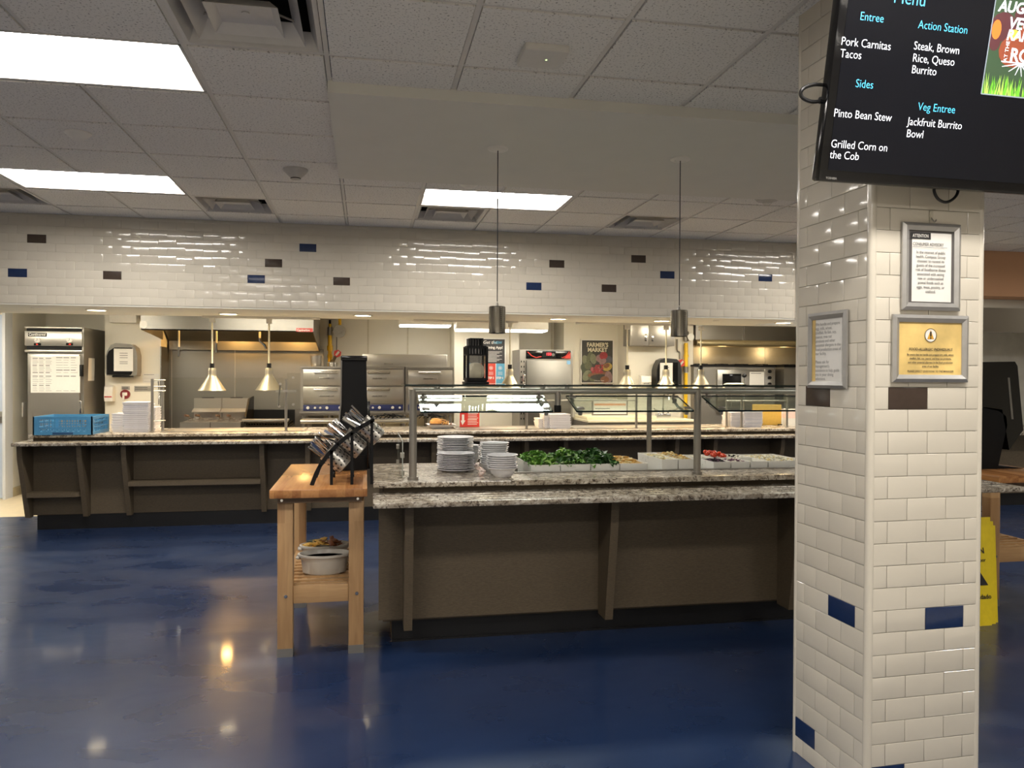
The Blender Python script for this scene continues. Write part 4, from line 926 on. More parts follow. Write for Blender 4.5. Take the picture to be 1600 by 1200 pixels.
# consumer advisory
uR, nR = PU, -PV; on = lambda px, py: hit(px, py, P0-PV*.007, -PV)
a = on(1407, 484); c = on(1499, 352)
w_, h_ = (c-a).dot(PU), c.z-a.z
t = sign_frame(a, PU, nR, w_, h_, 'silver framed white consumer advisory notice, upper one on the pillar')
sh = MB(); rects(sh, a, PU, UP, nR, [(.02, .02, w_-.02, h_-.02, 0)], lift=.0025); rects(sh, a, PU, UP, nR, [(.04, .03, w_-.036, h_-.034, 1)], lift=.0045); sh.build('sheet', [M('dark_backing_card', (88, 84, 82), .6), PAPER], t, smooth=False)
ks = h_/(484-352)
px_ = lambda d: h_-d*ks
b = MB(); rects(b, a, PU, UP, nR, [(.034, px_(24.5), .034+35*ks, px_(14.5), 0), (.04, px_(36.9), .04+61*ks, px_(36.4), 0)], lift=.006)
nk = a+nR*.0065
b.text('CONSUMER ADVISORY', 6.9*ks, nk+PU*.042+UP*px_(34.4), PU, UP, sx=.76)
for k, ln in enumerate(('In the interest of public', 'health, Compass Group', 'chooses to remind its', 'guests of the increased', 'risk of foodborne illness', 'associated with eating', 'raw or undercooked', 'animal foods such as', 'eggs, meat, poultry, or', 'seafood.')):
    b.text(ln, 6.3*ks, nk+PU*(w_*.5-.003)+UP*px_(46.4+k*6.57), PU, UP, align='CENTER', sx=.86)
b.build('print', INK, t, smooth=False)
MB().text('ATTENTION', 6.9*ks, a+nR*.0075+PU*.04+UP*px_(22), PU, UP, bold=.015, sx=.72).build('reversed_print', PAPER, t, smooth=False)
# yellow allergy notice
a = on(1392, 597); c = on(1511, 494); w_, h_ = (c-a).dot(PU), c.z-a.z; ks = h_/103
t = sign_frame(a, PU, nR, w_, h_, 'silver framed golden allergy notice with a warning symbol, below the white notice')
GOLD = M('golden_paper', (212, 182, 112), .6, var=.3, scale=7)
sh = MB(); rects(sh, a, PU, UP, nR, [(.02, .02, w_-.02, h_-.02, 0)], lift=.003); sh.build('sheet', GOLD, t, smooth=False)
b = MB(); nk = a+nR*.006; cc = nk+PU*w_*.5+UP*(h_-.071)
b.text('FOOD-ALLERGIC INDIVIDUALS', 5.6*ks, nk+PU*w_*.5+UP*(h_-.124), PU, UP, align='CENTER', bold=.015, shear=.2)
for k, ln in enumerate(('Be aware that we handle and prepare egg, milk, wheat,', 'shellfish, fish, soy, peanut, and tree nut products,', 'and other potential allergens in the food production', 'areas of our facility.')):
    b.text(ln, 4.3*ks, nk+PU*w_*.5+UP*(h_-.142-k*.0135), PU, UP, align='CENTER', bold=.02, sx=.88)
b.text('PLEASE DIRECT QUESTIONS TO THE MANAGER', 4.3*ks, nk+PU*w_*.5+UP*(h_-.2), PU, UP, align='CENTER', bold=.015, shear=.2, sx=.9)
n_ = 24
def ring(c, r0, r1, mi=0): b.add([c+PU*r*math.cos(2*PI*k/n_)+UP*r*math.sin(2*PI*k/n_) for r in (r0, r1) for k in range(n_)], [(k, (k+1) % n_, n_+(k+1) % n_, n_+k) for k in range(n_)], mi)
ring(cc, .0225, .0245); b.prism([cc+PU*-.0025+UP*-.004, cc+PU*.0025+UP*-.004, cc+PU*.0035+UP*.013, cc+PU*-.0035+UP*.013], nR*.0004); ring(cc-UP*.0095, 0, .003)
b.build('print', INK, t, smooth=False)
b = MB(); c2_ = cc-nR*.001; b.add([c2_+PU*.022*math.cos(2*PI*k/n_)+UP*.022*math.sin(2*PI*k/n_) for k in range(n_)], [tuple(range(n_))], 0); b.add([c2_+nR*.0004+PU*-.014-UP*.0135, c2_+nR*.0004+PU*.014-UP*.0135, c2_+nR*.0004+UP*.019], [(0, 1, 2)], 1)
b.build('symbol_ground', [PAPER, M('amber_print', (206, 152, 40), .6)], t, smooth=False)
# notice on the other face of the pillar
nL = -PU; onL = lambda px, py: hit(px, py, P0-PU*.007, -PU)
a = onL(1264, 606); c = onL(1326, 483); UL = -PV; w_, h_ = (c-a).dot(UL), onL(1264, 491).z-a.z; ks = h_/115
t = sign_frame(a, UL, nL, w_, h_, 'silver framed white notice with a gold margin, on the shaded face of the pillar')
sh = MB(); rects(sh, a, UL, UP, nL, [(.02, .02, w_-.02, h_-.02, 0), (.022, .02, .046, h_-.02, 1)], lift=.003); sh.build('sheet', [PAPER, GOLD], t, smooth=False)
b = MB(); nk = a+nL*.0065
for k, ln in enumerate(('We handle and prepare', 'egg, milk, wheat,', 'shellfish, fin fish, soy,', 'peanut, tree nut', 'products and other', 'potential allergens in the', 'food production areas of', 'our facility.', '', 'Please ask for', "management's", 'assistance to help guide', 'you in your dining', 'selections.')):
    b.text(ln, 6.6*ks, nk+UL*.05+UP*(h_-.05-k*.0158), UL, UP, sx=.93)
b.build('print', INKG, t, smooth=False)
p = on(1454, 343)
t = thing('adhesive_hook', 'clear plastic adhesive hook on the pillar above the white notice', 'hook', p)
MB().bbox(-.008, .008, -.004, .0, -.005, .03, .003).build('plate', GLASSC, t, local=True)
MB().tube([(0, -.004, .004), (0, -.012, -.006), (.004, -.016, -.012), (.012, -.014, -.004)], .0025, 8).build('hook', STEEL, t, local=True)

# ================================================================== THE BACK SERVING COUNTER
BX0, BX1 = -3.19, 5.6
t = thing('serving_counter', 'long brown laminate serving counter with open cubbies under the tiled header', 'counter', (1.5, 8.4, 0))
MB().box(BX0+.06, BX1, 8.22, 8.25, .14, .83).box(BX0+.06, BX1, 8.93, 8.95, .14, .83).box(BX0+.06, BX0+.08, 8.25, 8.93, .14, .83).build('panel', LAM, t, smooth=False)
MB().box(BX0+.1, BX1, 8.21, 8.9, 0, .139).build('toe_kick', BLACKK, t, smooth=False)
MB().box(BX0+.08, BX1, 8.17, 8.19, .86, .892).box(BX0+.08, BX0+.1, 8.19, 8.93, .86, .892).build('riser', LAM, t, smooth=False)
fx = [PY(x, 703, 7.97).x for x in (30.5, 123.5, 193, 409, 480.5, 678, 823, 884, 1058, 1118, 1223)]
for x in fx: MB().prism([(x-.022, 8.22, .83), (x-.022, 7.955, .83), (x-.022, 7.97, .7), (x-.022, 8.145, .128), (x-.022, 8.22, .128)], (.044, 0, 0)).build('rib', LAM, t, smooth=False)
MB().prism([(fx[0]+.022, 8.22, .372), (fx[0]+.022, 8.06, .372), (fx[1]-.06, 8.06, .372), (fx[1]-.022, 8.10, .372), (fx[1]-.022, 8.22, .372)], (0, 0, -.042)).build('cubby_shelf', LAM, t, smooth=False)
MB().prism([(fx[2]+.022, 8.22, .466), (fx[2]+.022, 8.03, .466), (fx[3]-.022, 8.03, .466), (fx[3]-.022, 8.22, .466)], (0, 0, -.042)).build('cubby_shelf', LAM, t, smooth=False)
tag(MB().bbox(BX0, BX1, 7.885, 8.30, .83, .86, .005).build('tray_ledge', GRAN), 'long granite tray ledge along the back serving counter', 'ledge')
tag(MB().bbox(BX0+.06, BX1, 8.1, 8.96, .892, .92, .005).build('granite_countertop', GRAN), 'long granite top slab of the back serving counter', 'countertop')
BZ_ = .92
# flush steel wells
for a, c, y0, y1, lb in ((262, 478, 672, 664, 'flush stainless well frame below the first pair of heat lamps'), (712, 862, 671, 664, 'flush stainless well frame behind the red arrow sign'), (900, 1135, 670.5, 665, 'flush stainless well frame below the last heat lamps')):
    p = PZ(a, y0, BZ_); q = PZ(c, y0-1, BZ_); ya, yb2 = 8.32, 8.84
    t = thing('well_frame', lb, 'food well', ((p.x+q.x)/2, 8.58, BZ_), 0, 'flush wells in the back counter')
    MB().box(p.x, q.x, ya, ya+.035, BZ_+.0005, BZ_+.007).box(p.x, q.x, yb2-.035, yb2, BZ_+.0005, BZ_+.007).box(p.x, p.x+.035, ya+.035, yb2-.035, BZ_+.0005, BZ_+.007).box(q.x-.035, q.x, ya+.035, yb2-.035, BZ_+.0005, BZ_+.007).build('rim', STEEL, t, smooth=False)
    MB().box(p.x+.035, q.x-.035, ya+.035, yb2-.035, BZ_+.0005, BZ_+.002).build('floor_plate', STEELD, t, smooth=False)
# blue dish rack
p = PZ(51, 680, BZ_); q = PZ(143, 679.5, BZ_); rx0, rx1 = p.x, q.x; ry = p.y; rh = PY(97, 651, ry).z-BZ_; rd = .5
t = thing('dish_rack', 'light blue plastic dishwasher rack at the end of the back serving counter', 'dish rack', ((rx0+rx1)/2, ry+rd/2, BZ_))
b = MB()
for y in (ry, ry+rd-.012):
    b.box(rx0, rx1, y, y+.012, BZ_, BZ_+.03).box(rx0, rx1, y, y+.012, BZ_+rh-.025, BZ_+rh).box(rx0, rx0+.05, y, y+.012, BZ_+.03, BZ_+rh-.025).box(rx1-.05, rx1, y, y+.012, BZ_+.03, BZ_+rh-.025)
    for z in (.4, .68): b.box(rx0+.05, rx1-.05, y+.002, y+.01, BZ_+rh*z-.005, BZ_+rh*z+.005)
    n = 9
    for k in range(n+1):
        x = rx0+.05+(rx1-rx0-.1)*k/n; b.box(x-.005, x+.005, y+.003, y+.009, BZ_+.03, BZ_+rh-.025)
    for k in range(n):
        x = rx0+.05+(rx1-rx0-.1)*(k+.5)/n; w2 = (rx1-rx0-.1)/n/2; b.prism([(x-w2, y+.003, BZ_+.03), (x-w2+.01, y+.003, BZ_+.03), (x+w2, y+.003, BZ_+rh*.4), (x+w2-.01, y+.003, BZ_+rh*.4)], (0, .006, 0)).prism([(x+w2, y+.003, BZ_+.03), (x+w2-.01, y+.003, BZ_+.03), (x-w2, y+.003, BZ_+rh*.4), (x-w2+.01, y+.003, BZ_+rh*.4)], (0, .006, 0))
for x in (rx0, rx1-.012):
    b.box(x, x+.012, ry, ry+rd, BZ_, BZ_+.03).box(x, x+.012, ry, ry+rd, BZ_+rh-.025, BZ_+rh).box(x, x+.012, ry, ry+.05, BZ_+.03, BZ_+rh-.025).box(x, x+.012, ry+rd-.05, ry+rd, BZ_+.03, BZ_+rh-.025)
    for z in (.4, .68): b.box(x+.002, x+.01, ry+.05, ry+rd-.05, BZ_+rh*z-.005, BZ_+rh*z+.005)
    for k in range(9): y = ry+.06+(rd-.12)*k/8; b.box(x+.003, x+.009, y-.005, y+.005, BZ_+.03, BZ_+rh-.025)
b.build('frame', BLUER, t, smooth=False)
b = MB()
for k in range(10): x = rx0+.03+(rx1-rx0-.06)*k/9; b.box(x-.004, x+.004, ry+.01, ry+rd-.01, BZ_+.012, BZ_+.02)
for k in range(8): y = ry+.03+(rd-.06)*k/7; b.box(rx0+.01, rx1-.01, y-.004, y+.004, BZ_+.012, BZ_+.02)
b.build('base_grid', BLUER, t, smooth=False)
xm = rx0+(rx1-rx0)*.5
MB().bbox(xm-.09, xm+.09, ry-.004, ry+.004, BZ_+.004, BZ_+.024, .003).build('hand_grip', M('dark_blue_plastic', (28, 70, 110), .5), t)
# trays and plates near the rack
def tray_mesh(w, d, h=.014):
    return MB().prism([(-w/2+.01, -d/2+.01, 0), (w/2-.01, -d/2+.01, 0), (w/2-.01, d/2-.01, 0), (-w/2+.01, d/2-.01, 0)], (0, 0, .004)).add(
        [(-w/2+.01, -d/2+.01, .002), (w/2-.01, -d/2+.01, .002), (w/2-.01, d/2-.01, .002), (-w/2+.01, d/2-.01, .002), (-w/2, -d/2, h), (w/2, -d/2, h), (w/2, d/2, h), (-w/2, d/2, h), (-w/2, -d/2, h-.003), (w/2, -d/2, h-.003), (w/2, d/2, h-.003), (-w/2, d/2, h-.003)],
        [(0, 1, 5, 4), (1, 2, 6, 5), (2, 3, 7, 6), (3, 0, 4, 7), (0, 8, 9, 1), (1, 9, 10, 2), (2, 10, 11, 3), (3, 11, 8, 0), (4, 5, 9, 8), (5, 6, 10, 9), (6, 7, 11, 10), (7, 4, 8, 11)])
GTRAY = M('grey_white_tray', (214, 214, 220), .4, var=.04)
def tray_stack(px0, px1, ptop, pbase, y, n, nm, mat, label, group, cat, d=.24):
    a, c = PY(px0, pbase, y), PY(px1, pbase, y); ht = PY(px0, ptop, y).z-BZ_
    m = tray_mesh(c.x-a.x, d, ht/n*1.15); o = m.build(nm, mat, local=True, smooth=False)
    for k in range(n):
        q = o if k == 0 else o.copy()
        if k: COL.objects.link(q)
        q.location = ((a.x+c.x)/2+rnd.gauss(0, .003), y+d/2+rnd.gauss(0, .003), BZ_+.0005+k*(ht/n)); q.rotation_euler = (0, 0, rnd.gauss(0, .012)); tag(q, label, cat, group)
tray_stack(191, 232, 629, 676, 8.35, 15, 'serving_tray', GTRAY, 'pale grey rectangular tray in the tall stack near the blue rack', 'tall tray stack', 'tray')
tray_stack(174, 194, 647, 674, 8.42, 7, 'square_dish', CERAM, 'small white dish in the low stack between rack and trays', 'low dish stack', 'dish')
tray_stack(231, 243, 637, 672, 8.45, 9, 'square_dish', CERAM, 'narrow white dish stacked behind the paired steel posts', 'narrow dish stack', 'dish')
tray_stack(859, 892, 648, 670, 8.36, 6, 'square_plate', CERAM, 'thick white square plate in the stack behind the middle glass joint', 'square plate stack', 'plate')
tray_stack(850, 861, 648, 668, 8.42, 6, 'square_plate', CERAM, 'white square plate just visible beside the square plate stack', 'second square plate stack', 'plate')
tray_stack(841, 851, 655, 665, 8.5, 3, 'square_plate', CERAM, 'small white plate in the lowest stack beside the square plates', 'lowest plate stack', 'plate')
tray_stack(1163, 1192, 644, 666, 8.36, 9, 'serving_tray', GTRAY, 'pale grey tray in the stack beside the yellow board', 'tray stack near yellow board', 'tray')
tray_stack(1142, 1159, 645, 664, 8.44, 8, 'serving_tray', GTRAY, 'pale grey tray between the two slim posts', 'tray stack between slim posts', 'tray')
# plate with burger and chips
p = PZ(690, 670, BZ_)
t = thing('burger_plate', 'square white plate with a burger and chips on display', 'plate', (p.x, p.y+.12, BZ_))
m = MB(); w = .155
m.add([(-w*.6, -w*.6, 0), (w*.6, -w*.6, 0), (w*.6, w*.6, 0), (-w*.6, w*.6, 0), (-w, -w, .045), (w, -w, .045), (w, w, .045), (-w, w, .045), (-w*.55, -w*.55, .006), (w*.55, -w*.55, .006), (w*.55, w*.55, .006), (-w*.55, w*.55, .006)],
      [(3, 2, 1, 0), (8, 9, 10, 11)]+[(k, (k+1) % 4, 4+(k+1) % 4, 4+k) for k in range(4)]+[(4+k, 4+(k+1) % 4, 8+(k+1) % 4, 8+k) for k in range(4)]); m.build('plate', CERAM, t, local=True, smooth=False)
bx, by = p.x-.055, p.y+.1
t = thing('burger', 'golden burger bun with dark filling lying on the square plate', 'burger', (bx, by, BZ_+.008))
BUN = M('golden_bun', (210, 150, 76), .5, var=.12)
MB().lathe([(0, .045), (.062, .045), (.066, .055), (.06, .08), (.04, .098), (0, .104)], n=24).build('bun_top', BUN, t, local=True); MB().lathe([(0, 0), (.06, 0), (.064, .012), (.06, .024), (0, .024)], n=24).build('bun_base', BUN, t, local=True)
MB().lathe([(0, .024), (.066, .024), (.068, .034), (.066, .045), (0, .045)], n=24).build('filling', M('seared_patty', (70, 40, 24), .6), t, local=True)
CHIP = M('fried_chip', (198, 150, 80), .55, var=.2); CHIPD = M('dark_fried_chip', (110, 70, 40), .55, var=.2)
for k in range(22):
    m = MB().bbox(-.035, .035, -.005, .005, -.005, .005, .001); o = m.build('potato_chip', CHIP if k % 3 else CHIPD, local=True)
    o.location = (p.x+.055+rnd.uniform(-.04, .05), p.y+.1+rnd.uniform(-.06, .06), BZ_+.025+rnd.uniform(0, .065)); o.rotation_euler = (rnd.uniform(-.5, .5), rnd.uniform(-.7, .7), rnd.uniform(0, 3)); tag(o, 'fried potato chip heaped beside the burger', 'potato chip', 'chips beside the burger')
# red arrow sign standing on the counter
a, c = PY(718.5, 663, 8.75), PY(749, 643, 8.75); w_ = c.x-a.x; h_ = PY(733, 643, 8.75).z-BZ_
t = thing('counter_sign', 'red counter sign with a white down arrow, standing on the back serving counter', 'sign', (a.x, 8.75, BZ_+.001))
MB().box(0, w_, 0, .006, 0, h_).box(0, w_, 0, .08, 0, .004).build('board', REDL, t, local=True, smooth=False)
b = MB(); b.prism([(w_*.16, -.0005, h_*.42), (w_*.22, -.0005, h_*.42), (w_*.22, -.0005, h_*.8), (w_*.1, -.0005, h_*.8), (w_*.1, -.0005, h_*.42), (w_*.04, -.0005, h_*.42), (w_*.13, -.0005, h_*.12), (w_*.29, -.0005, h_*.42), (w_*.22, -.0005, h_*.42)][2:7]+[(w_*.29, -.0005, h_*.42), (w_*.22, -.0005, h_*.42)], (0, -.001, 0))
b.build('arrow', PAPER, t, local=True, smooth=False); b = MB()
for k in range(8):
    z = h_*(.88-.1*k); b.box(w_*(.42 if k < 4 else .4), w_*(.88 if k % 3 else .94), -.0012, 0, z-h_*.018, z+(h_*.03 if k in (0, 4) else h_*.012))
b.build('print', PAPER, t, local=True, smooth=False)
# yellow board, crate, boxes
t = thing('cutting_board', 'yellow plastic cutting board standing on edge near the pillar', 'cutting board', (PY(1198, 664, 8.7).x, 8.7, BZ_))
a, c, d = PY(1176, 663, 8.7), PY(1221, 663, 8.7), PY(1200, 632, 8.7)
MB().bbox(a.x, c.x, 8.7, 8.72, BZ_, d.z, .006).build('board', M('yellow_board', (206, 168, 78), .45, var=.05), t)
MB().box(a.x+.0, a.x+.05, 8.68, 8.76, BZ_, BZ_+.012).box(c.x-.05, c.x, 8.68, 8.76, BZ_, BZ_+.012).build('stand', BLKM, t, smooth=False)
a, c, d = PY(1231, 664, 8.6), PY(1262, 664, 8.6), PY(1235, 640, 8.6)
t = thing('carton', 'pale pink and white carton beside the pillar on the back serving counter', 'carton', ((a.x+c.x)/2, 8.7, BZ_))
MB().box(a.x, c.x, 8.6, 8.8, BZ_, BZ_+(d.z-BZ_)*.45).build('lower_box', PAPER, t, smooth=False); MB().box(a.x, c.x, 8.6, 8.8, BZ_+(d.z-BZ_)*.45, d.z).build('upper_box', M('pale_pink_card', (232, 206, 196), .7), t, smooth=False)
# sneeze guard by the heat lamps: twin posts, panes, clamps
def P8(px, py, Y=8.33): return PY(px, py, Y)
t = thing('sneeze_guard', 'slim steel and glass sneeze guard in front of the first heat lamps', 'sneeze guard', (P8(345, 672).x, 8.33, BZ_))
for px, ptop, Y in ((238, 592, 8.33), (254.5, 592, 8.42), (447, 592, 8.33)):
    q = P8(px, ptop, Y); MB().cyl((q.x, Y, BZ_), (q.x, Y, q.z), .014, n=14).cyl((q.x, Y, BZ_), (q.x, Y, BZ_+.01), .022, n=14).build('post', STEELV, t)
b = MB()
for z_ in (594, 604, 611, 658): q, w = P8(238, z_), P8(255, z_); b.cyl((q.x, 8.335, q.z), (w.x, 8.415, q.z), .006, n=8)
q = P8(447, 611); b.box(q.x-.1, q.x+.1, 8.30, 8.325, q.z-.012, q.z+.012); b.build('cross_bar', STEEL, t)
for (x0, x1, y0, y1) in ((257, 443, 590, 640), (450, 512, 583, 639)):
    a, c = P8(x0, y1), P8(x1, y0); g = MB(); glass_box(g, a.x, c.x, 8.29, 8.296, a.z, P8((x0+x1)/2, y0).z); g.build('glass_pane', [GLASSC, GEDGEC], t, smooth=False)
for x, y in ((458, 590), (458, 632), (438, 600), (436, 635)): q = P8(x, y, 8.29); MB().cyl((q.x, 8.285, q.z), (q.x, 8.303, q.z), .013, n=12).build('glass_clamp', STEEL, t)
MB().tube([P8(438, 602, 8.3), P8(436, 618, 8.29), P8(435, 634, 8.29)], .008, 8).build('hanging_rod', CHROME, t); MB().tube([P8(247, 596, 8.4), P8(249, 615, 8.38), P8(248, 632, 8.37)], .005, 8).build('hanging_rod', CHROME, t)
for lb, pxs, gl in (('slim steel sneeze guard on the back counter behind the middle of the salad glass', (823, 994.5), (826, 990)), ('slim steel sneeze guard on the back counter beside the tray stacks', (1135.5, 1159, 1230), (1140, 1228))):
    t = thing('sneeze_guard', lb, 'sneeze guard', (P8(sum(gl)/2, 668).x, 8.4, BZ_))
    for k, px in enumerate(pxs): Y = 8.33 if px != 1135.5 else 8.5; q = P8(px, 612, Y); MB().cyl((q.x, Y, BZ_), (q.x, Y, q.z), .013, n=12).cyl((q.x, Y, BZ_), (q.x, Y, BZ_+.01), .02, n=12).build('post', STEELV, t)
    a, c = P8(gl[0], 640), P8(gl[1], 610); g = MB(); glass_box(g, a.x, c.x, 8.29, 8.296, a.z+.02, c.z); g.build('glass_pane', [GLASSC, GEDGEC], t, smooth=False)
    b = MB().cyl((P8(pxs[0], 612).x, 8.33, a.z+.1), (P8(pxs[-1], 612).x, 8.33, a.z+.1), .007, n=8); b.build('cross_bar', STEEL, t)

# heat lamps hanging from the track
def heat_lamp(px, ptop, psock, label, Y=8.7):
    a = PY(px, 500, Y); zt = HZ-.034
    zs = PY(px, psock, Y).z; x = a.x
    t = thing('heat_lamp', label, 'heat lamp', (x, Y, zt), 0, 'aluminium heat lamps')
    MB().bbox(x-.028, x+.028, Y-.02, Y+.02, zt-.05, zt, .004).build('track_adapter', WHITEP, t)
    MB().cyl((x, Y, zs), (x, Y, zt-.05), .009, n=10).build('rod', M('cream_enamel_rod', (226, 218, 190), .4), t)
    MB().cyl((x, Y, zs-.048), (x, Y, zs+.002), .024, n=16).cyl((x+.01, Y-.024, zs-.02), (x+.01, Y-.03, zs-.02), .006, n=8).build('socket', BLK, t)
    z = zs-.048
    MB().lathe([(0.0, z), (.036, z), (.04, z-.012), (.042, z-.075), (.048, z-.09), (.1, z-.175), (.138, z-.232), (.141, z-.236), (.137, z-.234), (.098, z-.172), (.044, z-.09), (.038, z-.07), (.036, z-.006), (0, z-.004)], (x, Y, 0), 40).build('shade', ALU, t)
    b = MB()
    for k in range(9):
        an = -PI/2+(k-4)*.42; d = Vector((math.cos(an), math.sin(an), 0)); c = Vector((x, Y, z-.045))+d*.0412; s_ = Vector((-d.y, d.x, 0))*.004; b.prism([c-s_-Vector((0, 0, .018)), c+s_-Vector((0, 0, .018)), c+s_+Vector((0, 0, .018)), c-s_+Vector((0, 0, .018))], d*.0012)
    b.build('vent_slots', STEELD, t, smooth=False)
    MB().ball((x, Y, z-.15), .045, .045, .06).build('bulb', BULB, t)
    lamp('heat_glow', 'SPOT', (x, Y, z-.236), E_HEAT, (255, 214, 150), .05, t, 130, (x, Y, 0))
heat_lamp(331.5, 492, 568, 'aluminium cone heat lamp in front of the fryers'); heat_lamp(420.5, 493, 568, 'aluminium cone heat lamp in front of the dark grill')
heat_lamp(797, 500, 570, 'aluminium cone heat lamp between the lantern and the hot holding cabinet'); heat_lamp(980.5, 505, 571, 'aluminium cone heat lamp beside the vegetable poster')
heat_lamp(1041, 506, 571, 'aluminium cone heat lamp in front of the second paper towel dispenser'); heat_lamp(1095.5, 506, 571, 'aluminium cone heat lamp in front of the yellow gas pipe')

# ================================================================== THE KITCHEN
YF_ = 10.45
def K(px, py, Y): return PY(px, py, Y)
# upright refrigerator
f0, f1 = K(40.5, 600, YF_).x, K(131, 600, YF_).x; ft = K(85, 511, YF_).z
t = thing('refrigerator', 'tall stainless two-dial refrigerator with paper sheets on its door', 'refrigerator', ((f0+f1)/2, YF_+.4, 0))
MB().box(f0+.02, f1, YF_, 11.25, .12, ft).build('body', STEELD, t, smooth=False)
b = MB()
for x in (f0+.08, f1-.08):
    for y in (YF_+.08, 11.18): b.cyl((x, y, 0), (x, y, .12), .025, n=12)
b.build('leg', STEELD, t)
zp1, zp0 = K(85, 518, YF_).z, K(85, 541, YF_).z
MB().bbox(f0, f1-.01, YF_-.035, YF_, zp0, zp1, .004).bbox(f0, f1-.01, YF_-.035, YF_, ft-.02, ft, .003).bbox(f0, f1-.01, YF_-.035, YF_, K(85, 551, YF_).z, K(85, 547, YF_).z, .003).build('control_panel', STEEL, t)
MB().box(f0+.01, f1-.02, YF_-.004, YF_, zp1, ft-.02).box(f0+.01, f1-.02, YF_-.004, YF_, K(85, 547, YF_).z, zp0).build('vent_slot', BLKM, t, smooth=False)
d0, d1 = K(47, 600, YF_).x, K(126, 600, YF_).x; dz = K(85, 553, YF_).z
dr_ = MB().bbox(d0, d1, YF_-.05, YF_-.002, .2, dz, .008).build('door', STEELV, t)
MB().bbox(K(127, 580, YF_).x, K(131.5, 580, YF_).x, YF_-.065, YF_-.01, K(129, 588, YF_).z, K(129, 570, YF_).z, .005).build('hinge', BLKM, dr_)
MB().bbox(K(127.5, 580, YF_).x, K(131, 580, YF_).x, YF_-.085, YF_-.05, K(129, 645, YF_).z, K(129, 626, YF_).z, .005).build('handle', CHROME, dr_)
zz = K(60, 523, YF_)
MB().bbox(K(46, 523, YF_).x, K(75, 523, YF_).x, YF_-.042, YF_-.035, K(60, 526, YF_).z, K(60, 520.5, YF_).z, .002).build('badge', BLKG, t)
MB().text('Continental', .048, (K(47.2, 525, YF_).x, YF_-.0428, K(60, 525, YF_).z), (1, 0, 0), (0, 0, 1), bold=.03, sx=.82).build('badge_lettering', PAPER, t, smooth=False)
for px in (60.5, 110.5):
    c = K(px, 531.7, YF_); c.y = YF_-.036; b = MB().cyl(c, c+Vector((0, -.012, 0)), .032, n=24).build('dial', WHITEP, t)
    MB().box(c.x-.002, c.x+.002, c.y-.0135, c.y-.012, c.z-.004, c.z+.022).box(c.x-.018, c.x-.006, c.y-.0135, c.y-.012, c.z-.012, c.z-.008).build('dial_hand', INK, b, smooth=False)
    MB().box(c.x-.038, c.x+.038, c.y-.006, c.y, c.z-.064, c.z-.036).build('readout', BLKG, t, smooth=False)
    MB().text('-38' if px > 100 else '36', .022, (c.x-.014, c.y-.0065, c.z-.058), (1, 0, 0), (0, 0, 1)).build('readout_digits', emitter('red_digit_light', (255, 60, 40), 2), t, smooth=False)
def sheet(px0, px1, py0, py1, Y, label, rows=6, group=None, lines=INKG, cols=1, curl=.0):
    a, c = K(px0, py1, Y), K(px1, py0, Y); w, h = c.x-a.x, K((px0+px1)/2, py0, Y).z-a.z
    t = thing('paper_sheet', label, 'paper', (a.x, Y, a.z), 0, group)
    MB().add([(0, 0, 0), (w, 0, 0), (w, -curl, h*.5), (w, 0, h), (0, 0, h), (0, -curl, h*.5), (0, .001, 0), (w, .001, 0), (w, .001, h), (0, .001, h)], [(0, 1, 2, 5), (5, 2, 3, 4), (6, 9, 8, 7)]).build('sheet', PAPER, t, local=True, smooth=False)
    b = MB(); rr = random.Random(px0)
    for k in range(rows):
        z = h*(.9-.8*k/max(1, rows-1)); thick = h*(.022 if k % 5 == 0 else .008)
        for cc in range(cols):
            x0 = w*(.08+.84*cc/cols); x1 = x0+w*.84/cols*rr.uniform(.6, .95); b.box(x0, x1, -curl-.0012, -curl-.0006, z-thick, z+thick)
    b.build('print', lines, t, local=True, smooth=False); return t
YD = YF_-.053
for i, (x0, x1, y0, y1, lb) in enumerate(((48, 84.5, 557, 585, 'upper printed chart beside the door edge, on the refrigerator door'), (84.5, 125, 556, 585, 'upper printed chart beside the hinge, on the refrigerator door'), (48, 84.5, 585, 613.5, 'lower printed chart beside the door edge, on the refrigerator door'), (84.5, 125, 585, 613.5, 'nearly blank white sheet, lowest beside the hinge on the refrigerator door'))):
    sheet(x0, x1, y0, y1, YD-.001*i, lb, (11, 7, 9, 2)[i], 'papers on the refrigerator door', cols=3)
t = thing('paper_sheet', 'narrow white note taped to the flank of the refrigerator', 'paper', (f1+.002, 10.55, 1.4))
a, c = PX(137.5, 595, f1+.003), PX(148, 560, f1+.003); MB().prism([a, Vector((a.x, c.y-.02, a.z)), Vector((a.x, c.y, c.z)), Vector((a.x, a.y+.02, c.z))], (.001, 0, 0)).build('sheet', PAPER, t, smooth=False)
a = K(37.5, 640, 10.9)
p = PX(37.3, 640, -4.219); tag(MB().bbox(-4.22, -4.205, p.y-.06, p.y+.06, p.z-.09, p.z+.09, .004).build('light_switch', WHITEP), 'pale switch plate on the cream side wall behind the refrigerator edge', 'switch')
YW = 10.9
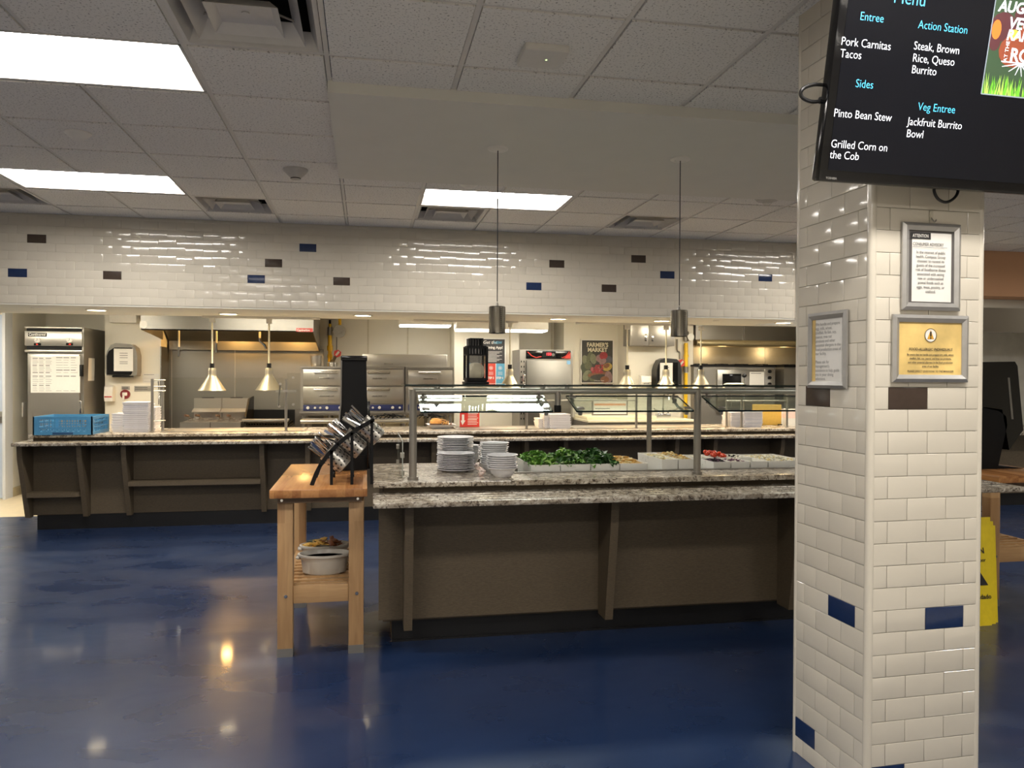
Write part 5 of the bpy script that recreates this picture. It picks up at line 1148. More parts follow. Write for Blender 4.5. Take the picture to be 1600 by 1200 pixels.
def towel(x0, x1, y0, y1, Y, label, paper_x0, paper_x1, py0, py1, grey):
    a, c = K(x0, y1, Y), K(x1, y0, Y); w, h = c.x-a.x, K((x0+x1)/2, y0, Y).z-a.z; z0 = a.z
    t = thing('towel_dispenser', label, 'towel dispenser', (a.x+w/2, Y-.09, z0))
    pr = [(-w*.47, 0), (w*.47, 0), (w*.5, h*.12), (w*.5, h*.62), (w*.44, h*.86), (w*.3, h*.97), (-w*.18, h), (-w*.34, h*.94), (-w*.45, h*.76), (-w*.5, h*.6), (-w*.5, h*.1)]
    MB().prism([(a.x+w/2+p[0], Y-.19, z0+p[1]) for p in pr], (0, .19, 0)).build('cover', GREYP if grey else BLK, t)
    pr2 = [(-w*.46, h*.03), (w*.3, h*.03), (w*.34, h*.1), (w*.34, h*.86), (-w*.22, h*.86), (-w*.4, h*.75), (-w*.46, h*.6)]
    MB().prism([(a.x+w/2+p[0], Y-.196, z0+p[1]) for p in pr2], (0, .006, 0)).build('window', BLKG, t)
    MB().bbox(a.x+w*.2, a.x+w*.78, Y-.19, Y-.05, z0-.02, z0+.015, .006).build('outlet', BLKM, t)
    p0, p1 = K(paper_x0, py1, Y-.2), K(paper_x1, py0, Y-.2)
    t2 = thing('paper_sheet', label.split(' on ')[0].replace('paper towel dispenser', 'notice taped to the towel dispenser').replace('grey and black', 'white').replace('black', 'white') + (' beside the refrigerator' if grey else ' beside the yellow pipe'), 'paper', (p0.x, Y-.2, p0.z))
    MB().box(p0.x, p1.x, Y-.203, Y-.2, p0.z, p1.z).build('sheet', PAPER, t2, smooth=False)
    b = MB(); hh = p1.z-p0.z
    for k in (.8, .7, .6, .42, .34): b.box(p0.x+(p1.x-p0.x)*.3, p0.x+(p1.x-p0.x)*.72, Y-.2042, Y-.2032, p0.z+hh*k-.004, p0.z+hh*k+.004)
    b.build('print', INKG, t2, smooth=False)
towel(172.5, 221, 537, 587, YW, 'grey and black paper towel dispenser on the cream wall', 178, 208, 545, 580, True)
t = thing('soap_dispenser', 'white soap dispenser with a red stripe under the grey towel dispenser', 'soap dispenser', (K(175, 615, YW).x, YW-.06, K(175, 627, YW).z))
a, c = K(167, 627, YW), K(183, 602, YW); w, h = c.x-a.x, K(175, 602, YW).z-a.z
MB().prism([(a.x, YW, a.z), (a.x, YW-.1, a.z), (a.x, YW-.12, a.z+h*.3), (a.x, YW-.1, a.z+h*.9), (a.x, YW-.06, a.z+h), (a.x, YW, a.z+h)], (w*.82, 0, 0)).build('body', WHITEP, t)
MB().bbox(a.x+.005, a.x+w*.75, YW-.124, YW-.118, a.z+h*.26, a.z+h*.33, .002).build('push_bar', RED, t)
c = K(196, 616, YW); t = thing('pull_station', 'round red pull station with a white handle on the cream wall', 'pull station', (c.x, YW-.02, c.z))
MB().cyl((c.x, YW, c.z), (c.x, YW-.02, c.z), .06, n=24).build('plate', M('dark_red_plastic', (120, 34, 36), .4), t); MB().bbox(c.x-.03, c.x+.03, YW-.04, YW-.02, c.z-.02, c.z+.025, .008).bbox(c.x-.03, c.x-.005, YW-.035, YW-.02, c.z-.09, c.z-.02, .005).build('handle', WHITEP, t)
GSIGN = M('grey_engraved_plate', (150, 146, 138), .4)
for x0, x1, y0, y1, lb in ((190, 203, 603.5, 609, 'small grey engraved plate above the red pull station'), (210, 236, 603, 611.5, 'larger grey engraved plate beside the red pull station')):
    a, c = K(x0, y1, YW), K(x1, y0, YW); t = thing('wall_plate', lb, 'sign', (a.x, YW-.004, a.z)); MB().bbox(a.x, c.x, YW-.006, YW, a.z, a.z+(y1-y0)*10.4/FOC, .001).build('plate', GSIGN, t)
    b = MB(); h = (y1-y0)*10.4/FOC
    for k in (.7, .4): b.box(a.x+.01, a.x+(c.x-a.x)*.8, YW-.0075, YW-.006, a.z+h*k-.003, a.z+h*k+.003)
    b.build('print', INK, t, smooth=False)
sheet(223, 249, 584, 598, YW-.002, 'small pale printed notice above the grey plate on the cream wall', 3)
tag(MB().bbox(K(176, 500, YW).x, K(218, 500, YW).x, YW-.14, YW, K(190, 505, YW).z, 2.31, .004).build('wall_box', WHITEP), 'plain white box high on the cream wall beside the big hood', 'box')
# the big exhaust hood
h0, h1 = K(220, 505, 9.9).x, K(490, 505, 9.9).x; zb3 = K(350, 517, 9.9).z
t = thing('exhaust_hood', 'long stainless exhaust hood over the fryers and grill', 'exhaust hood', ((h0+h1)/2, 10.5, zb3))
MB().box(h0, h1, 9.9, 9.912, zb3, 2.308).box(h0, h1, 9.9, 9.96, zb3, zb3+.012).build('front', STEELK, t, smooth=False)
MB().prism([(h0, 9.912, 2.308), (h0, 9.912, zb3), (h0, 10.89, 1.95), (h0, 10.89, 2.308)], (.01, 0, 0)).build('side', STEELD, t, smooth=False); MB().prism([(h1-.01, 9.912, 2.308), (h1-.01, 9.912, zb3), (h1-.01, 11.27, 1.82), (h1-.01, 11.27, 2.308)], (.01, 0, 0)).build('side', STEELD, t, smooth=False)
MB().box(h0+.012, h1-.012, 9.92, 11.3, 2.27, 2.29).build('top', STEELD, t, smooth=False)
b = MB().prism([(h0+.012, 11.2, 1.83), (h0+.012, 11.2, 1.95), (h0+.012, 10.7, 2.26), (h0+.012, 10.73, 2.27), (h0+.012, 11.24, 1.95), (h0+.012, 11.24, 1.83)], (h1-h0-.024, 0, 0)); b.build('filter_bank', STEELK, t, smooth=False)
c = K(224, 507, 9.895); MB().cyl((c.x, 9.9, c.z), (c.x, 9.898, c.z), .045, n=24).build('round_sticker', PAPER, t)
a, c = K(463, 518.3, 9.9), K(490, 513, 9.9)
MB().box(a.x, c.x-.01, 9.895, 9.9, a.z, c.z).build('maker_plate', RED, t, smooth=False); MB().text('CaptiveAire', .036, (a.x+.008, 9.8945, a.z+.008), (1, 0, 0), (0, 0, 1), bold=.03, sx=.86).build('maker_lettering', PAPER, t, smooth=False)
for px in (355, 455):
    x = K(px, 520, 10.6).x; MB().ball((x, 10.6, 2.2), .06, .06, .05).build('hood_bulb', BULB, t); lamp('hood_light', 'POINT', (x, 10.6, 2.12), E_HOOD, (255, 196, 110), .06, t)
sx0, sx1 = K(257, 580, 11.28).x, K(500, 580, 11.28).x
struct(MB().box(dr-.001, sx1+.05, 11.28, 11.3, .1, 1.86).box(dr-.002, dr+.012, 10.86, 11.28, .1, 1.86).build('wall_steel_panel', STEELK, smooth=False))
b = MB()
for px in (268, 367): x = K(px, 580, 11.27).x; b.box(x-.006, x+.006, 11.272, 11.28, .1, 1.85)
struct(b.build('trim_4', STEEL, smooth=False))
for px, y1, lb, bend in ((279.5, 557, 'first hanging suppression nozzle under the hood, by the wall side', 0), (338, 551, 'hanging suppression nozzle behind the first heat lamp', 0), (406, 545, 'hanging suppression nozzle with a bent tip beside the second heat lamp', 1)):
    a = K(px, y1, 10.5); t = thing('suppression_nozzle', lb, 'nozzle', (a.x, 10.5, a.z), 0, 'suppression nozzles under the hood'); zt = a.z+.12 if not bend else a.z+.14
    MB().cyl((a.x, 10.5, zt), (a.x, 10.5, 2.26), .012, n=10).build('pipe', M('cream_enamel_rod', (226, 218, 190), .4), t)
    MB().tube([(a.x, 10.5, zt), (a.x, 10.5, zt-.04), (a.x+.06*bend, 10.5, zt-.09), (a.x+.08*bend, 10.5, a.z)], .016, 8).build('tip', CHROME, t)
# fryers, grill
def fryer(x0, x1, label):
    Y = 10.15; a, c = K(x0, 665, Y).x, K(x1, 665, Y).x; zt = K(x0, 660, Y).z; zb = K(x0, 622, 11.0).z
    t = thing('deep_fryer', label, 'deep fryer', ((a+c)/2, 10.6, 0))
    MB().box(a, c, Y, 10.95, .12, zt-.09).box(a, c, Y, Y+.09, zt-.09, zt).box(a, c, 10.9, 10.95, zt-.09, zt).box(a, a+.04, Y+.09, 10.9, zt-.09, zt).box(c-.04, c, Y+.09, 10.9, zt-.09, zt).build('cabinet', STEEL, t, smooth=False)
    MB().box(a, c, 10.95, 11.0, .12, zb).prism([(a, 10.93, zt+.14), (a, 10.8, zt+.1), (a, 10.8, zt+.09), (a, 10.95, zt+.1)], (c-a, 0, 0)).build('flue_back', STEEL, t, smooth=False)
    MB().box(a+.1, c-.1, 10.955, 10.99, zb, zb+.012).build('flue_opening', BLKM, t, smooth=False)
    b = MB()
    for x in (a+.06, c-.06):
        for y in (Y+.06, 10.88): b.cyl((x, y, 0), (x, y, .12), .025, n=10)
    b.build('leg', STEELD, t)
    MB().box(a+.04, c-.04, Y+.09, 10.9, zt-.06, zt-.055).build('oil', M('fry_oil', (120, 80, 30), .1), t, smooth=False)
    for k in range(2):
        bx0 = a+.06+k*(c-a-.1)/2; bx1 = bx0+(c-a)/2-.09; z1 = zt+.02
        t2 = thing('fry_basket', ('first' if k == 0 else 'second') + ' wire basket hooked in the fryer ' + ('by the cream wall' if x0 < 300 else 'by the dark grill'), 'fry basket', ((bx0+bx1)/2, Y+.35, zt-.05), 0, 'fry baskets')
        b = MB()
        for z in (z1, zt-.01): b.tube([(bx0, Y+.12, z), (bx1, Y+.12, z), (bx1, Y+.6, z), (bx0, Y+.6, z)], .004, 6, closed=True)
        for j in range(7): x = bx0+(bx1-bx0)*j/6; b.tube([(x, Y+.12, z1), (x, Y+.12, zt-.01), (x, Y+.6, zt-.01), (x, Y+.6, z1)], .002, 6)
        b.build('wire', STEEL, t2)
        xm = (bx0+bx1)/2; MB().tube([(xm-.03, Y+.12, z1), (xm, Y+.02, z1+.05), (xm, Y-.12, z1+.07)], .005, 6).tube([(xm+.03, Y+.12, z1), (xm, Y+.02, z1+.05), (xm, Y-.12, z1+.07)], .005, 6).build('handle', STEEL, t2)
        MB().cyl((xm, Y-.02, z1+.06), (xm, Y-.2, z1+.075), .014, n=10).build('grip', M('brown_grip', (98, 70, 48), .5), t2)
    return t
fryer(281, 328, 'stainless deep fryer beside the cream wall, behind the glass'); fryer(329, 376, 'stainless deep fryer beside the dark grill, behind the glass')
Y = 10.1; a, c = K(380, 660, Y).x, K(452, 660, Y).x; zt = K(415, 662, Y).z; zs_ = K(382, 620, 10.6).z
t = thing('char_grill', 'dark char grill with steel front rail behind the second heat lamp', 'grill', ((a+c)/2, 10.5, 0))
MB().box(a, c, Y, 10.9, .12, zt-.04).build('cabinet', STEELD, t, smooth=False)
MB().prism([(a, 10.15, zt), (a, 10.9, zt), (a, 10.9, zs_), (a, 10.5, zs_-.02), (a, 10.2, zt+.08)], (.02, 0, 0)).box(a, c, 10.88, 10.9, zt-.04, zt+.14).build('splash_guard', BLKM, t, smooth=False)
MB().bbox(a+.0, c, Y-.12, Y+.05, zt+.03, zt+.06, .006).build('front_rail', STEEL, t)
g_ = MB()
for k in range(16): x = a+.03+(c-a-.06)*k/15; g_.box(x-.008, x+.008, Y+.06, 10.85, zt-.02, zt)
g_.build('grate', BLKM, t, smooth=False); MB().box(a+.02, c, Y+.02, 10.87, zt-.045, zt-.03).build('drip_tray', BLKM, t, smooth=False)
b = MB()
for x in (a+.06, c-.06):
    for y in (Y+.06, 10.8): b.cyl((x, y, 0), (x, y, .12), .025, n=10)
b.build('leg', STEELD, t)
# deck ovens
YO = 10.3
NAVY = M('navy_control_panel', (34, 44, 96), .4, var=.06)
def oven(x0, x1, label, up=True):
    a, c = K(x0, 600, YO).x, K(x1, 600, YO).x; zt, z0 = K(545, 573, YO).z, K(545, 645.5, YO).z
    t = thing('deck_oven', label, 'oven', ((a+c)/2, YO+.35, z0), 0, 'stacked deck ovens')
    MB().box(a, c, YO, 11.1, z0, zt).box(a-.01, c+.01, YO-.03, YO+.02, z0, z0+.025).box(a, c, YO-.02, YO, zt-.02, zt).build('body', STEELD, t, smooth=False)
    zz = [K(545, v, YO).z for v in (577.5, 602.5, 604.5, 630.5)]
    for z1_, z2_ in ((zz[0], zz[1]), (zz[2], zz[3])):
        d = MB().bbox(a+.035, c-.02, YO-.03, YO-.001, z2_, z1_, .004).build('door', STEEL, t)
        h_ = z1_-z2_; m_ = (a+c)/2
        MB().cyl((m_-.15, YO-.07, z1_-.035), (m_+.14, YO-.07, z1_-.035), .014, n=12).bbox(m_-.15, m_-.13, YO-.07, YO-.03, z1_-.05, z1_-.02, .003).bbox(m_+.12, m_+.14, YO-.07, YO-.03, z1_-.05, z1_-.02, .003).build('handle', CHROME, d)
        MB().bbox(m_-.09, m_+.1, YO-.034, YO-.03, z1_-h_*.6, z1_-h_*.49, .002).build('name_plate', STEELD, d)
        MB().text('BAKERS PRIDE', .018, (m_-.075, YO-.0348, z1_-h_*.575), (1, 0, 0), (0, 0, 1), bold=.02).build('plate_lettering', INK, d, smooth=False)
    MB().box(a+.035, c-.02, YO-.02, YO-.001, K(545, 641.5, YO).z, K(545, 632.5, YO).z).build('control_panel', NAVY, t, smooth=False)
    zk = K(545, 637, YO).z
    for k, fxx in enumerate((.1, .25, .36, .5, .78, .93)):
        x = a+.035+(c-a-.055)*fxx; r = .02 if k in (0, 3, 4) else .015; MB().cyl((x, YO-.02, zk), (x, YO-.045, zk), r, r*.8, 16).build('knob', WHITEP, t)
    return t
oven(469.5, 550, 'stacked stainless deck oven next to the steel wall, partly behind the black tower'); oven(551.5, 632, 'stacked stainless deck oven in the middle, beside the black tower'); oven(633.5, 708.5, 'stacked stainless deck oven behind the corner of the salad glass')
a, c = K(469, 650, YO).x, K(709, 650, YO).x; z0 = K(545, 645.5, YO).z
t = thing('oven_stand', 'steel stand with slim legs under the deck ovens', 'stand', ((a+c)/2, 10.7, 0))
MB().box(a, c, YO+.02, 11.1, z0-.03, z0-.001).build('top', STEELD, t, smooth=False)
for px in (474, 514, 553, 592, 632, 672, 704):
    for y in (YO+.05, 11.05): x = K(px, 655, YO).x; MB().cyl((x, y, 0), (x, y, z0-.03), .022, n=10).build('leg', STEELD, t)
a, c = K(469.5, 658, 9.75).x, K(646, 658, 9.75).x; zt = K(545, 655.5, 9.75).z
t = thing('worktable', 'narrow stainless worktable with a rolled edge in front of the deck ovens', 'table', ((a+c)/2, 9.9, 0))
MB().cyl((a, 9.75, zt-.025), (c, 9.75, zt-.025), .025, n=14).box(a, c, 9.75, 10.1, zt-.012, zt).build('top', STEEL, t)
for px in (482, 545, 600, 642):
    for y in (9.8, 10.05): x = K(px, 658, 9.75).x; MB().cyl((x, y, 0), (x, y, zt-.01), .02, n=10).build('leg', STEEL, t)
for px, lb in ((607, 'black wire grate lying on the worktable beside the tower'), (668, 'black wire grate standing near the burger plate')):
    a = K(px, 655, 9.9); t = thing('wire_grate', lb, 'grate', (a.x, 9.95, zt), 0, 'black wire grates')
    b = MB()
    for k in range(5): b.tube([(a.x-.16+.05*k, 9.8+.02*k, zt+.006), (a.x-.1+.05*k, 9.86, zt+.05+.012*(k % 2)), (a.x+.02+.05*k, 9.95, zt+.012)], .006, 6)
    b.tube([(a.x-.18, 9.85, zt+.03), (a.x, 9.84, zt+.055), (a.x+.18, 9.85, zt+.025)], .006, 6); b.build('wire', BLKM, t)
# vent over the ovens, pots
YO2 = 10.42
a, c = K(566, 560, YO2).x, K(699, 560, YO2).x
t = thing('oven_vent', 'low stainless vent box on top of the deck ovens', 'vent box', ((a+c)/2, YO2+.3, K(545, 573, YO).z))
zt_o = K(545, 573, YO).z; zv = K(630, 553.5, YO2).z
MB().bbox(a, c, YO2, 11.0, zt_o+.001, zv, .006).build('box', STEEL, t); x = K(607, 567, YO2).x
MB().tube([(x-.05, YO2, zt_o+.04), (x-.05, YO2-.03, zt_o+.05), (x+.05, YO2-.03, zt_o+.05), (x+.05, YO2, zt_o+.04)], .006, 6).build('handle', CHROME, t)
a = K(494, 571, 10.45); r = 8.6*10.2/FOC; hh = K(494, 555, 10.45).z-zt_o
tag(MB().lathe([(0, 0), (r*.86, 0), (r*.92, .01), (r, hh*.9), (r*1.12, hh*.97), (r*1.12, hh), (r*.97, hh), (r*.88, .012), (0, .012)], (a.x, 10.45, zt_o+.001), 32).build('steel_pot', STEEL), 'deep stainless pot on top of the first deck oven', 'pot')
a = K(520, 571, 10.45); r = 8*10.2/FOC
tag(MB().lathe([(0, 0), (r*.8, 0), (r*.85, .008), (r*.8, .05), (r*1.05, .055), (r*1.05, .06), (r*.78, .06), (r*.7, .01), (0, .01)], (a.x, 10.45, zt_o+.001), 24).build('small_pan', STEEL), 'small flared steel pan on top of the oven below the yellow pipe', 'pan')
# gas lines
def gas(px, Y, segs, label, extra):
    a = K(px, 540, Y); t = thing('gas_pipe', label, 'gas pipe', (a.x, Y, K(px, segs[-1][1], Y).z))
    for y0, y1, r, mt, nm in segs:
        z0, z1 = K(px, y1, Y).z, K(px, y0, Y).z; MB().cyl((a.x, Y, z0), (a.x, Y, z1), r, n=16).build(nm, mt, t)
    return t, a
PIPEG = M('galvanised_pipe', (150, 146, 138), .4, .8)
YG = 11.38
t, a = gas(515.5, YG, ((500, 507, .016, BLKM, 'top_pipe'), (506, 512, .02, YEL, 'pipe_sleeve'), (511, 524, .034, PIPEG, 'valve_body'), (524, 572, .028, YEL, 'pipe_sleeve'), (540, 548, .04, YEL, 'coupling'), (554, 559, .036, YEL, 'coupling')), 'yellow gas pipe with a round grey regulator beside the big hood', 0)
c = K(530.5, 517.5, YG-.06)
MB().cyl((c.x, YG-.02, c.z), (c.x, YG-.08, c.z), .088, n=28).cyl((c.x, YG-.08, c.z), (c.x, YG-.12, c.z), .035, n=20).cyl((c.x, YG-.12, c.z), (c.x, YG-.14, c.z), .018, n=12).cyl((a.x, YG, c.z), (c.x, YG-.03, c.z), .02, n=12).build('regulator', PIPEG, t)
c2 = K(531, 503, YG); MB().cyl((c2.x, YG, c.z+.06), (c2.x, YG, 2.3), .022, n=14).build('riser', YEL, t)
c3 = K(526, 540, YG); MB().cyl((c3.x, YG+.05, K(526, 548, YG).z), (c3.x, YG+.05, c.z-.05), .01, n=10).build('conduit', PIPEG, t)
c4 = K(518, 563, YG-.05); MB().tube([(a.x, YG, K(515, 565, YG).z), (c4.x+.03, YG-.04, c4.z), (K(525, 556, YG).x, YG-.08, K(525, 556, YG).z)], .022, 10).build('lever_valve', PIPEG, t)
def red_box(px, py, Y, label):
    c = K(px, py, Y); t = thing('gas_shutoff_box', label, 'shut-off box', (c.x, Y, c.z-.06)); r = .055
    b = MB(); b.prism([(c.x+r*math.cos(PI/3*k+.4), Y, c.z+r*math.sin(PI/3*k+.4)) for k in range(6)], (0, -.06, 0)); b.build('housing', REDL, t, smooth=False)
    d = Vector((math.cos(.9), 0, math.sin(.9))); e = Vector((-d.z, 0, d.x)); o = Vector((c.x, Y-.0605, c.z)); MB().prism([o-d*.035-e*.014, o+d*.035-e*.014, o+d*.035+e*.014, o-d*.035+e*.014], (0, -.001, 0)).build('label_plate', PAPER, t, smooth=False)
red_box(527.5, 552.5, 11.32, 'red gas shut-off box beside the black tower top')
# kitchen ceiling light, and a white wedge built as an added glowing box
for x0, x1, y0, y1, Y, lb in ((713.5, 857, 500, 515, 10.0, 'long white kitchen ceiling light with a glowing base behind the steel pendant'), (624.5, 706, 499, 508, 10.3, 'white wedge over the deck ovens, built as an added light box')):
    a, c = K(x0, y1, Y), K(x1, y1, Y); t = thing('kitchen_light', lb, 'ceiling light', ((a.x+c.x)/2, Y+.15, 2.308))
    MB().bbox(a.x, c.x, Y, Y+.32, a.z+.012, 2.308, .004).build('housing', WHITEP, t); MB().bbox(a.x+.01, c.x-.01, Y+.01, Y+.31, a.z-.008, a.z+.014, .008).build('lens', LIGHTK, t)
for k, x in enumerate((-4.5, -3.2, -1.2, 2.9, 4.8)):  # unseen fill lights added behind the header to brighten the kitchen walls
    t = thing('kitchen_light', 'slim white fill light added out of view behind the tiled header', 'ceiling light', (x, 8.96, 2.308), 0, 'added fill lights behind the header'); MB().bbox(x-.6, x+.6, 8.84, 9.08, 2.27, 2.308, .004).build('housing', WHITEP, t); MB().bbox(x-.58, x+.58, 8.86, 9.06, 2.255, 2.272, .006).build('lens', LIGHTS, t)
# app poster
YP = 10.895
a, c = K(726, 604, YP), K(791, 528, YP); w, h = c.x-a.x, K(760, 528, YP).z-a.z
t = thing('app_poster', 'dark dining app poster with red and blue step blocks behind the lantern', 'poster', (a.x, YP, a.z)); kp = w/65
MB().bbox(0, w, -.012, 0, 0, h, .004).build('frame', WHITEP, t, local=True)
CH_ = M('charcoal_print', (58, 56, 58), .6, var=.08); RB = M('red_print_block', (206, 74, 58), .6, var=.04); BB = M('blue_print_block', (96, 164, 196), .6, var=.04)
b = MB(); rects(b, (0, -.0122, 0), (1, 0, 0), (0, 0, 1), (0, -1, 0), [(kp*2.5, kp*36, w-kp*2.5, h-kp*2, 0), (kp*2.5, kp*5, kp*18, kp*36, 2), (kp*18.5, kp*5, kp*33.5, kp*36, 1), (kp*34.5, kp*5, kp*48, kp*36, 1), (kp*49, kp*5, w-kp*2.5, kp*36, 2)]); b.build('panels', [CH_, RB, BB], t, local=True, smooth=False)
b = MB(); o = Vector((0, -.0142, 0))
b.text('Get the', 7*kp, o+Vector((kp*28, 0, h-kp*9)), (1, 0, 0), (0, 0, 1), shear=.25, bold=.02).text('GoDining App!', 5.6*kp, o+Vector((kp*25, 0, h-kp*16.5)), (1, 0, 0), (0, 0, 1), bold=.03)
for k in range(9): b.box(kp*33, kp*(58-4*(k % 3)), -.0148, -.0138, h-kp*(21.5+1.9*k)-kp*.3, h-kp*(21.5+1.9*k)+kp*.3)
b.text('STEP 3', 4.6*kp, o+Vector((kp*35, 0, kp*12)), (1, 0, 0), (0, 0, 1), bold=.05, sx=.8).text('STEP 4', 4.6*kp, o+Vector((kp*49.6, 0, kp*12)), (1, 0, 0), (0, 0, 1), bold=.05, sx=.8).text('STEP 1', 4.6*kp, o+Vector((kp*4, 0, kp*12)), (1, 0, 0), (0, 0, 1), bold=.05, sx=.8)
for xx in (41, 55.5): b.tube([(kp*xx+kp*2.6*math.cos(2*PI*k/16), -.0142, kp*29+kp*2.6*math.sin(2*PI*k/16)) for k in range(16)], kp*.3, 5, closed=True).box(kp*(xx-1.2), kp*(xx+1.2), -.0148, -.0138, kp*28, kp*30)
for xx in (41, 55.5):
    for k in range(3): b.box(kp*(xx-3.5), kp*(xx+3.5), -.0148, -.0138, kp*(18.6+1.8*k), kp*(19.1+1.8*k))
b.build('white_lettering', PAPER, t, local=True, smooth=False)
MB().text('NEW', 5.6*kp, Vector((kp*45, -.0146, h-kp*9)), (1, 0, 0), (0, 0, 1), bold=.03).build('blue_lettering', BB, t, local=True, smooth=False)
# hot holding cabinet
YH = 10.35
a, c = K(812, 600, YH), K(895, 600, YH); HCX = c.x; zt = K(855, 546.5, YH).z
t = thing('holding_cabinet', 'grey hot holding cabinet with a black display panel and red digits', 'holding cabinet', ((a.x+c.x)/2, YH+.4, 0))
MB().box(a.x, c.x, YH, 11.2, .15, zt).build('body', STEELD, t, smooth=False)
b = MB()
for x in (a.x+.08, c.x-.08):
    for y in (YH+.08, 11.1): b.cyl((x, y, .05), (x, y, .15), .02, n=10).cyl((x-.02, y, .05), (x+.02, y, .05), .05, n=16)
b.build('caster', BLKM, t)
xa, xb = K(821.5, 600, YH).x, K(891, 600, YH).x; zp1, zp0 = K(855, 548, YH).z, K(855, 560.5, YH).z
MB().bbox(xa, xb, YH-.02, YH, zp0, zp1, .003).build('control_panel', BLKG, t)
w = xb-xa; hp = zp1-zp0
b = MB(); b.tube([(xa+.02, YH-.021, zp1-.02), (xa+w*.12, YH-.021, zp0+hp*.35), (xa+w*.22, YH-.021, zp0+hp*.12), (xa+w*.34, YH-.021, zp0+hp*.25)], .006, 6).tube([(xb-.02, YH-.021, zp1-.01), (xb-w*.1, YH-.021, zp0+hp*.4), (xb-w*.2, YH-.021, zp0+.01)], .006, 6).prism([(xb-.004, YH-.0205, zp1-.02), (xb-.004, YH-.0205, zp0+.005), (xb-w*.16, YH-.0205, zp0+.005)], (0, -.001, 0)); b.build('red_swoosh', REDL, t)
MB().box(xa+w*.36, xa+w*.66, YH-.023, YH-.02, zp0+hp*.15, zp1-.012).build('display', BLKM, t, smooth=False)
MB().text('150', .05, (xa+w*.44, YH-.0238, zp0+hp*.42), (1, 0, 0), (0, 0, 1), bold=.02).build('display_digits', emitter('red_display_light', (255, 50, 60), 3), t, smooth=False)
MB().cyl((xa+w*.6, YH-.02, zp0+hp*.5), (xa+w*.6, YH-.035, zp0+hp*.5), .02, n=16).build('dial', GREYP, t)
d = MB().bbox(xa, xb, YH-.05, YH-.001, .3, K(855, 563, YH).z, .006).build('door', STEELK, t)
x = K(817, 590, YH).x; MB().bbox(x-.015, x+.02, YH-.09, YH-.02, K(817, 600, YH).z, K(817, 585, YH).z, .006).build('latch', CHROME, d)
x, z = K(887, 566.5, YH).x, K(887, 566.5, YH).z; MB().box(x-.025, x+.025, YH-.0515, YH-.05, z-.025, z+.025).build('energy_sticker', M('pale_blue_sticker', (120, 170, 210), .5), d, smooth=False)
b = MB()
for px in (814.5, 818.5):
    x = K(px, 600, YH).x
    for k in range(12): b.box(x-.006, x+.006, YH-.004, YH, 1.7-.07*k-.02, 1.7-.07*k+.005)
b.build('vent_slots', BLKM, t, smooth=False)
# farmers market poster
YV = 10.885
spl = K(981, 560, 10.45).x
struct(MB().box(HCX+.012, spl, 10.9, YK, 0, 2.31).build('wall_vegetable_poster_side', CREAM, smooth=False))
a, c = K(906.5, 599, YV), K(959, 530.5, YV); w, h = c.x-a.x, K(930, 530.5, YV).z-a.z
t = thing('vegetable_poster', 'dark poster of vegetables in a basket in a white frame', 'poster', (a.x, YV, a.z)); kp = w/52.5
MB().bbox(0, w, -.012, 0, 0, h, .003).build('frame', WHITEP, t, local=True)
b = MB(); rects(b, (0, -.0122, 0), (1, 0, 0), (0, 0, 1), (0, -1, 0), [(kp*2, kp*1.5, w-kp*2, h-kp*1.5, 0)])
VC = [(58, 56, 50), (120, 122, 96), (150, 50, 54), (92, 96, 70), (142, 112, 112), (176, 150, 76), (128, 84, 58), (84, 84, 92), (170, 90, 90), (66, 74, 54)]
def vd(x, z, rx, rz, mi, k, ang=0):
    n = 14; o = Vector((kp*x, -.013-.00012*k, kp*z)); ca_, sa_ = math.cos(ang), math.sin(ang)
    b.add([o+Vector((kp*(rx*math.cos(2*PI*i/n)*ca_-rz*math.sin(2*PI*i/n)*sa_), 0, kp*(rx*math.cos(2*PI*i/n)*sa_+rz*math.sin(2*PI*i/n)*ca_))) for i in range(n)], [tuple(range(n))], mi)
items = [(8, 34, 5, 9, 1, .3), (14, 40, 4, 9, 3, -.4), (20, 37, 5, 8, 1, .2), (7, 22, 6, 9, 9, .5), (12, 27, 6, 6, 3, 0), (44, 36, 6, 6, 7, 0), (30, 38, 6, 6, 4, 0), (36, 42, 6.5, 6, 2, .2), (35, 33, 6, 4, 4, .6), (42, 25, 8, 6, 5, .4), (41, 27, 5, 3.5, 6, .4), (10, 12, 6, 9, 1, -.6), (17, 10, 5, 8, 3, .5), (30, 13, 19, 5, 6, .06), (30, 10, 15, 4, 0, .06), (44, 10, 6, 9, 4, .1), (38, 6, 7, 5, 6, 0)]
rr = random.Random(9)
for _ in range(30): items.append((rr.uniform(16, 34), rr.uniform(17, 27), 2.2, 2.0, 2 if rr.random() < .6 else 8, 0))
for k, (x, z, rx, rz, mi, an) in enumerate(items): vd(x, z, rx, rz, mi, k, an)
b.build('picture', [M('poster_tone_%d' % i, c_, .5, var=.18, scale=40) for i, c_ in enumerate(VC)], t, local=True, smooth=False)
b = MB(); o = Vector((0, -.0205, 0)); b.text("FARMER'S", 8.6*kp, o+Vector((w/2, 0, h-kp*11)), (1, 0, 0), (0, 0, 1), align='CENTER', bold=.035, sx=.92).text('MARKET', 8.6*kp, o+Vector((w/2, 0, h-kp*18.5)), (1, 0, 0), (0, 0, 1), align='CENTER', bold=.035, sx=.95); MB().text('OPEN ALL YEAR', 2.2*kp, o+Vector((w*.55, 0, kp*3.4)), (1, 0, 0), (0, 0, 1), align='CENTER').build('small_lettering', PAPER, t, local=True, smooth=False)
b.build('lettering', M('cream_print', (214, 206, 178), .6), t, local=True, smooth=False)
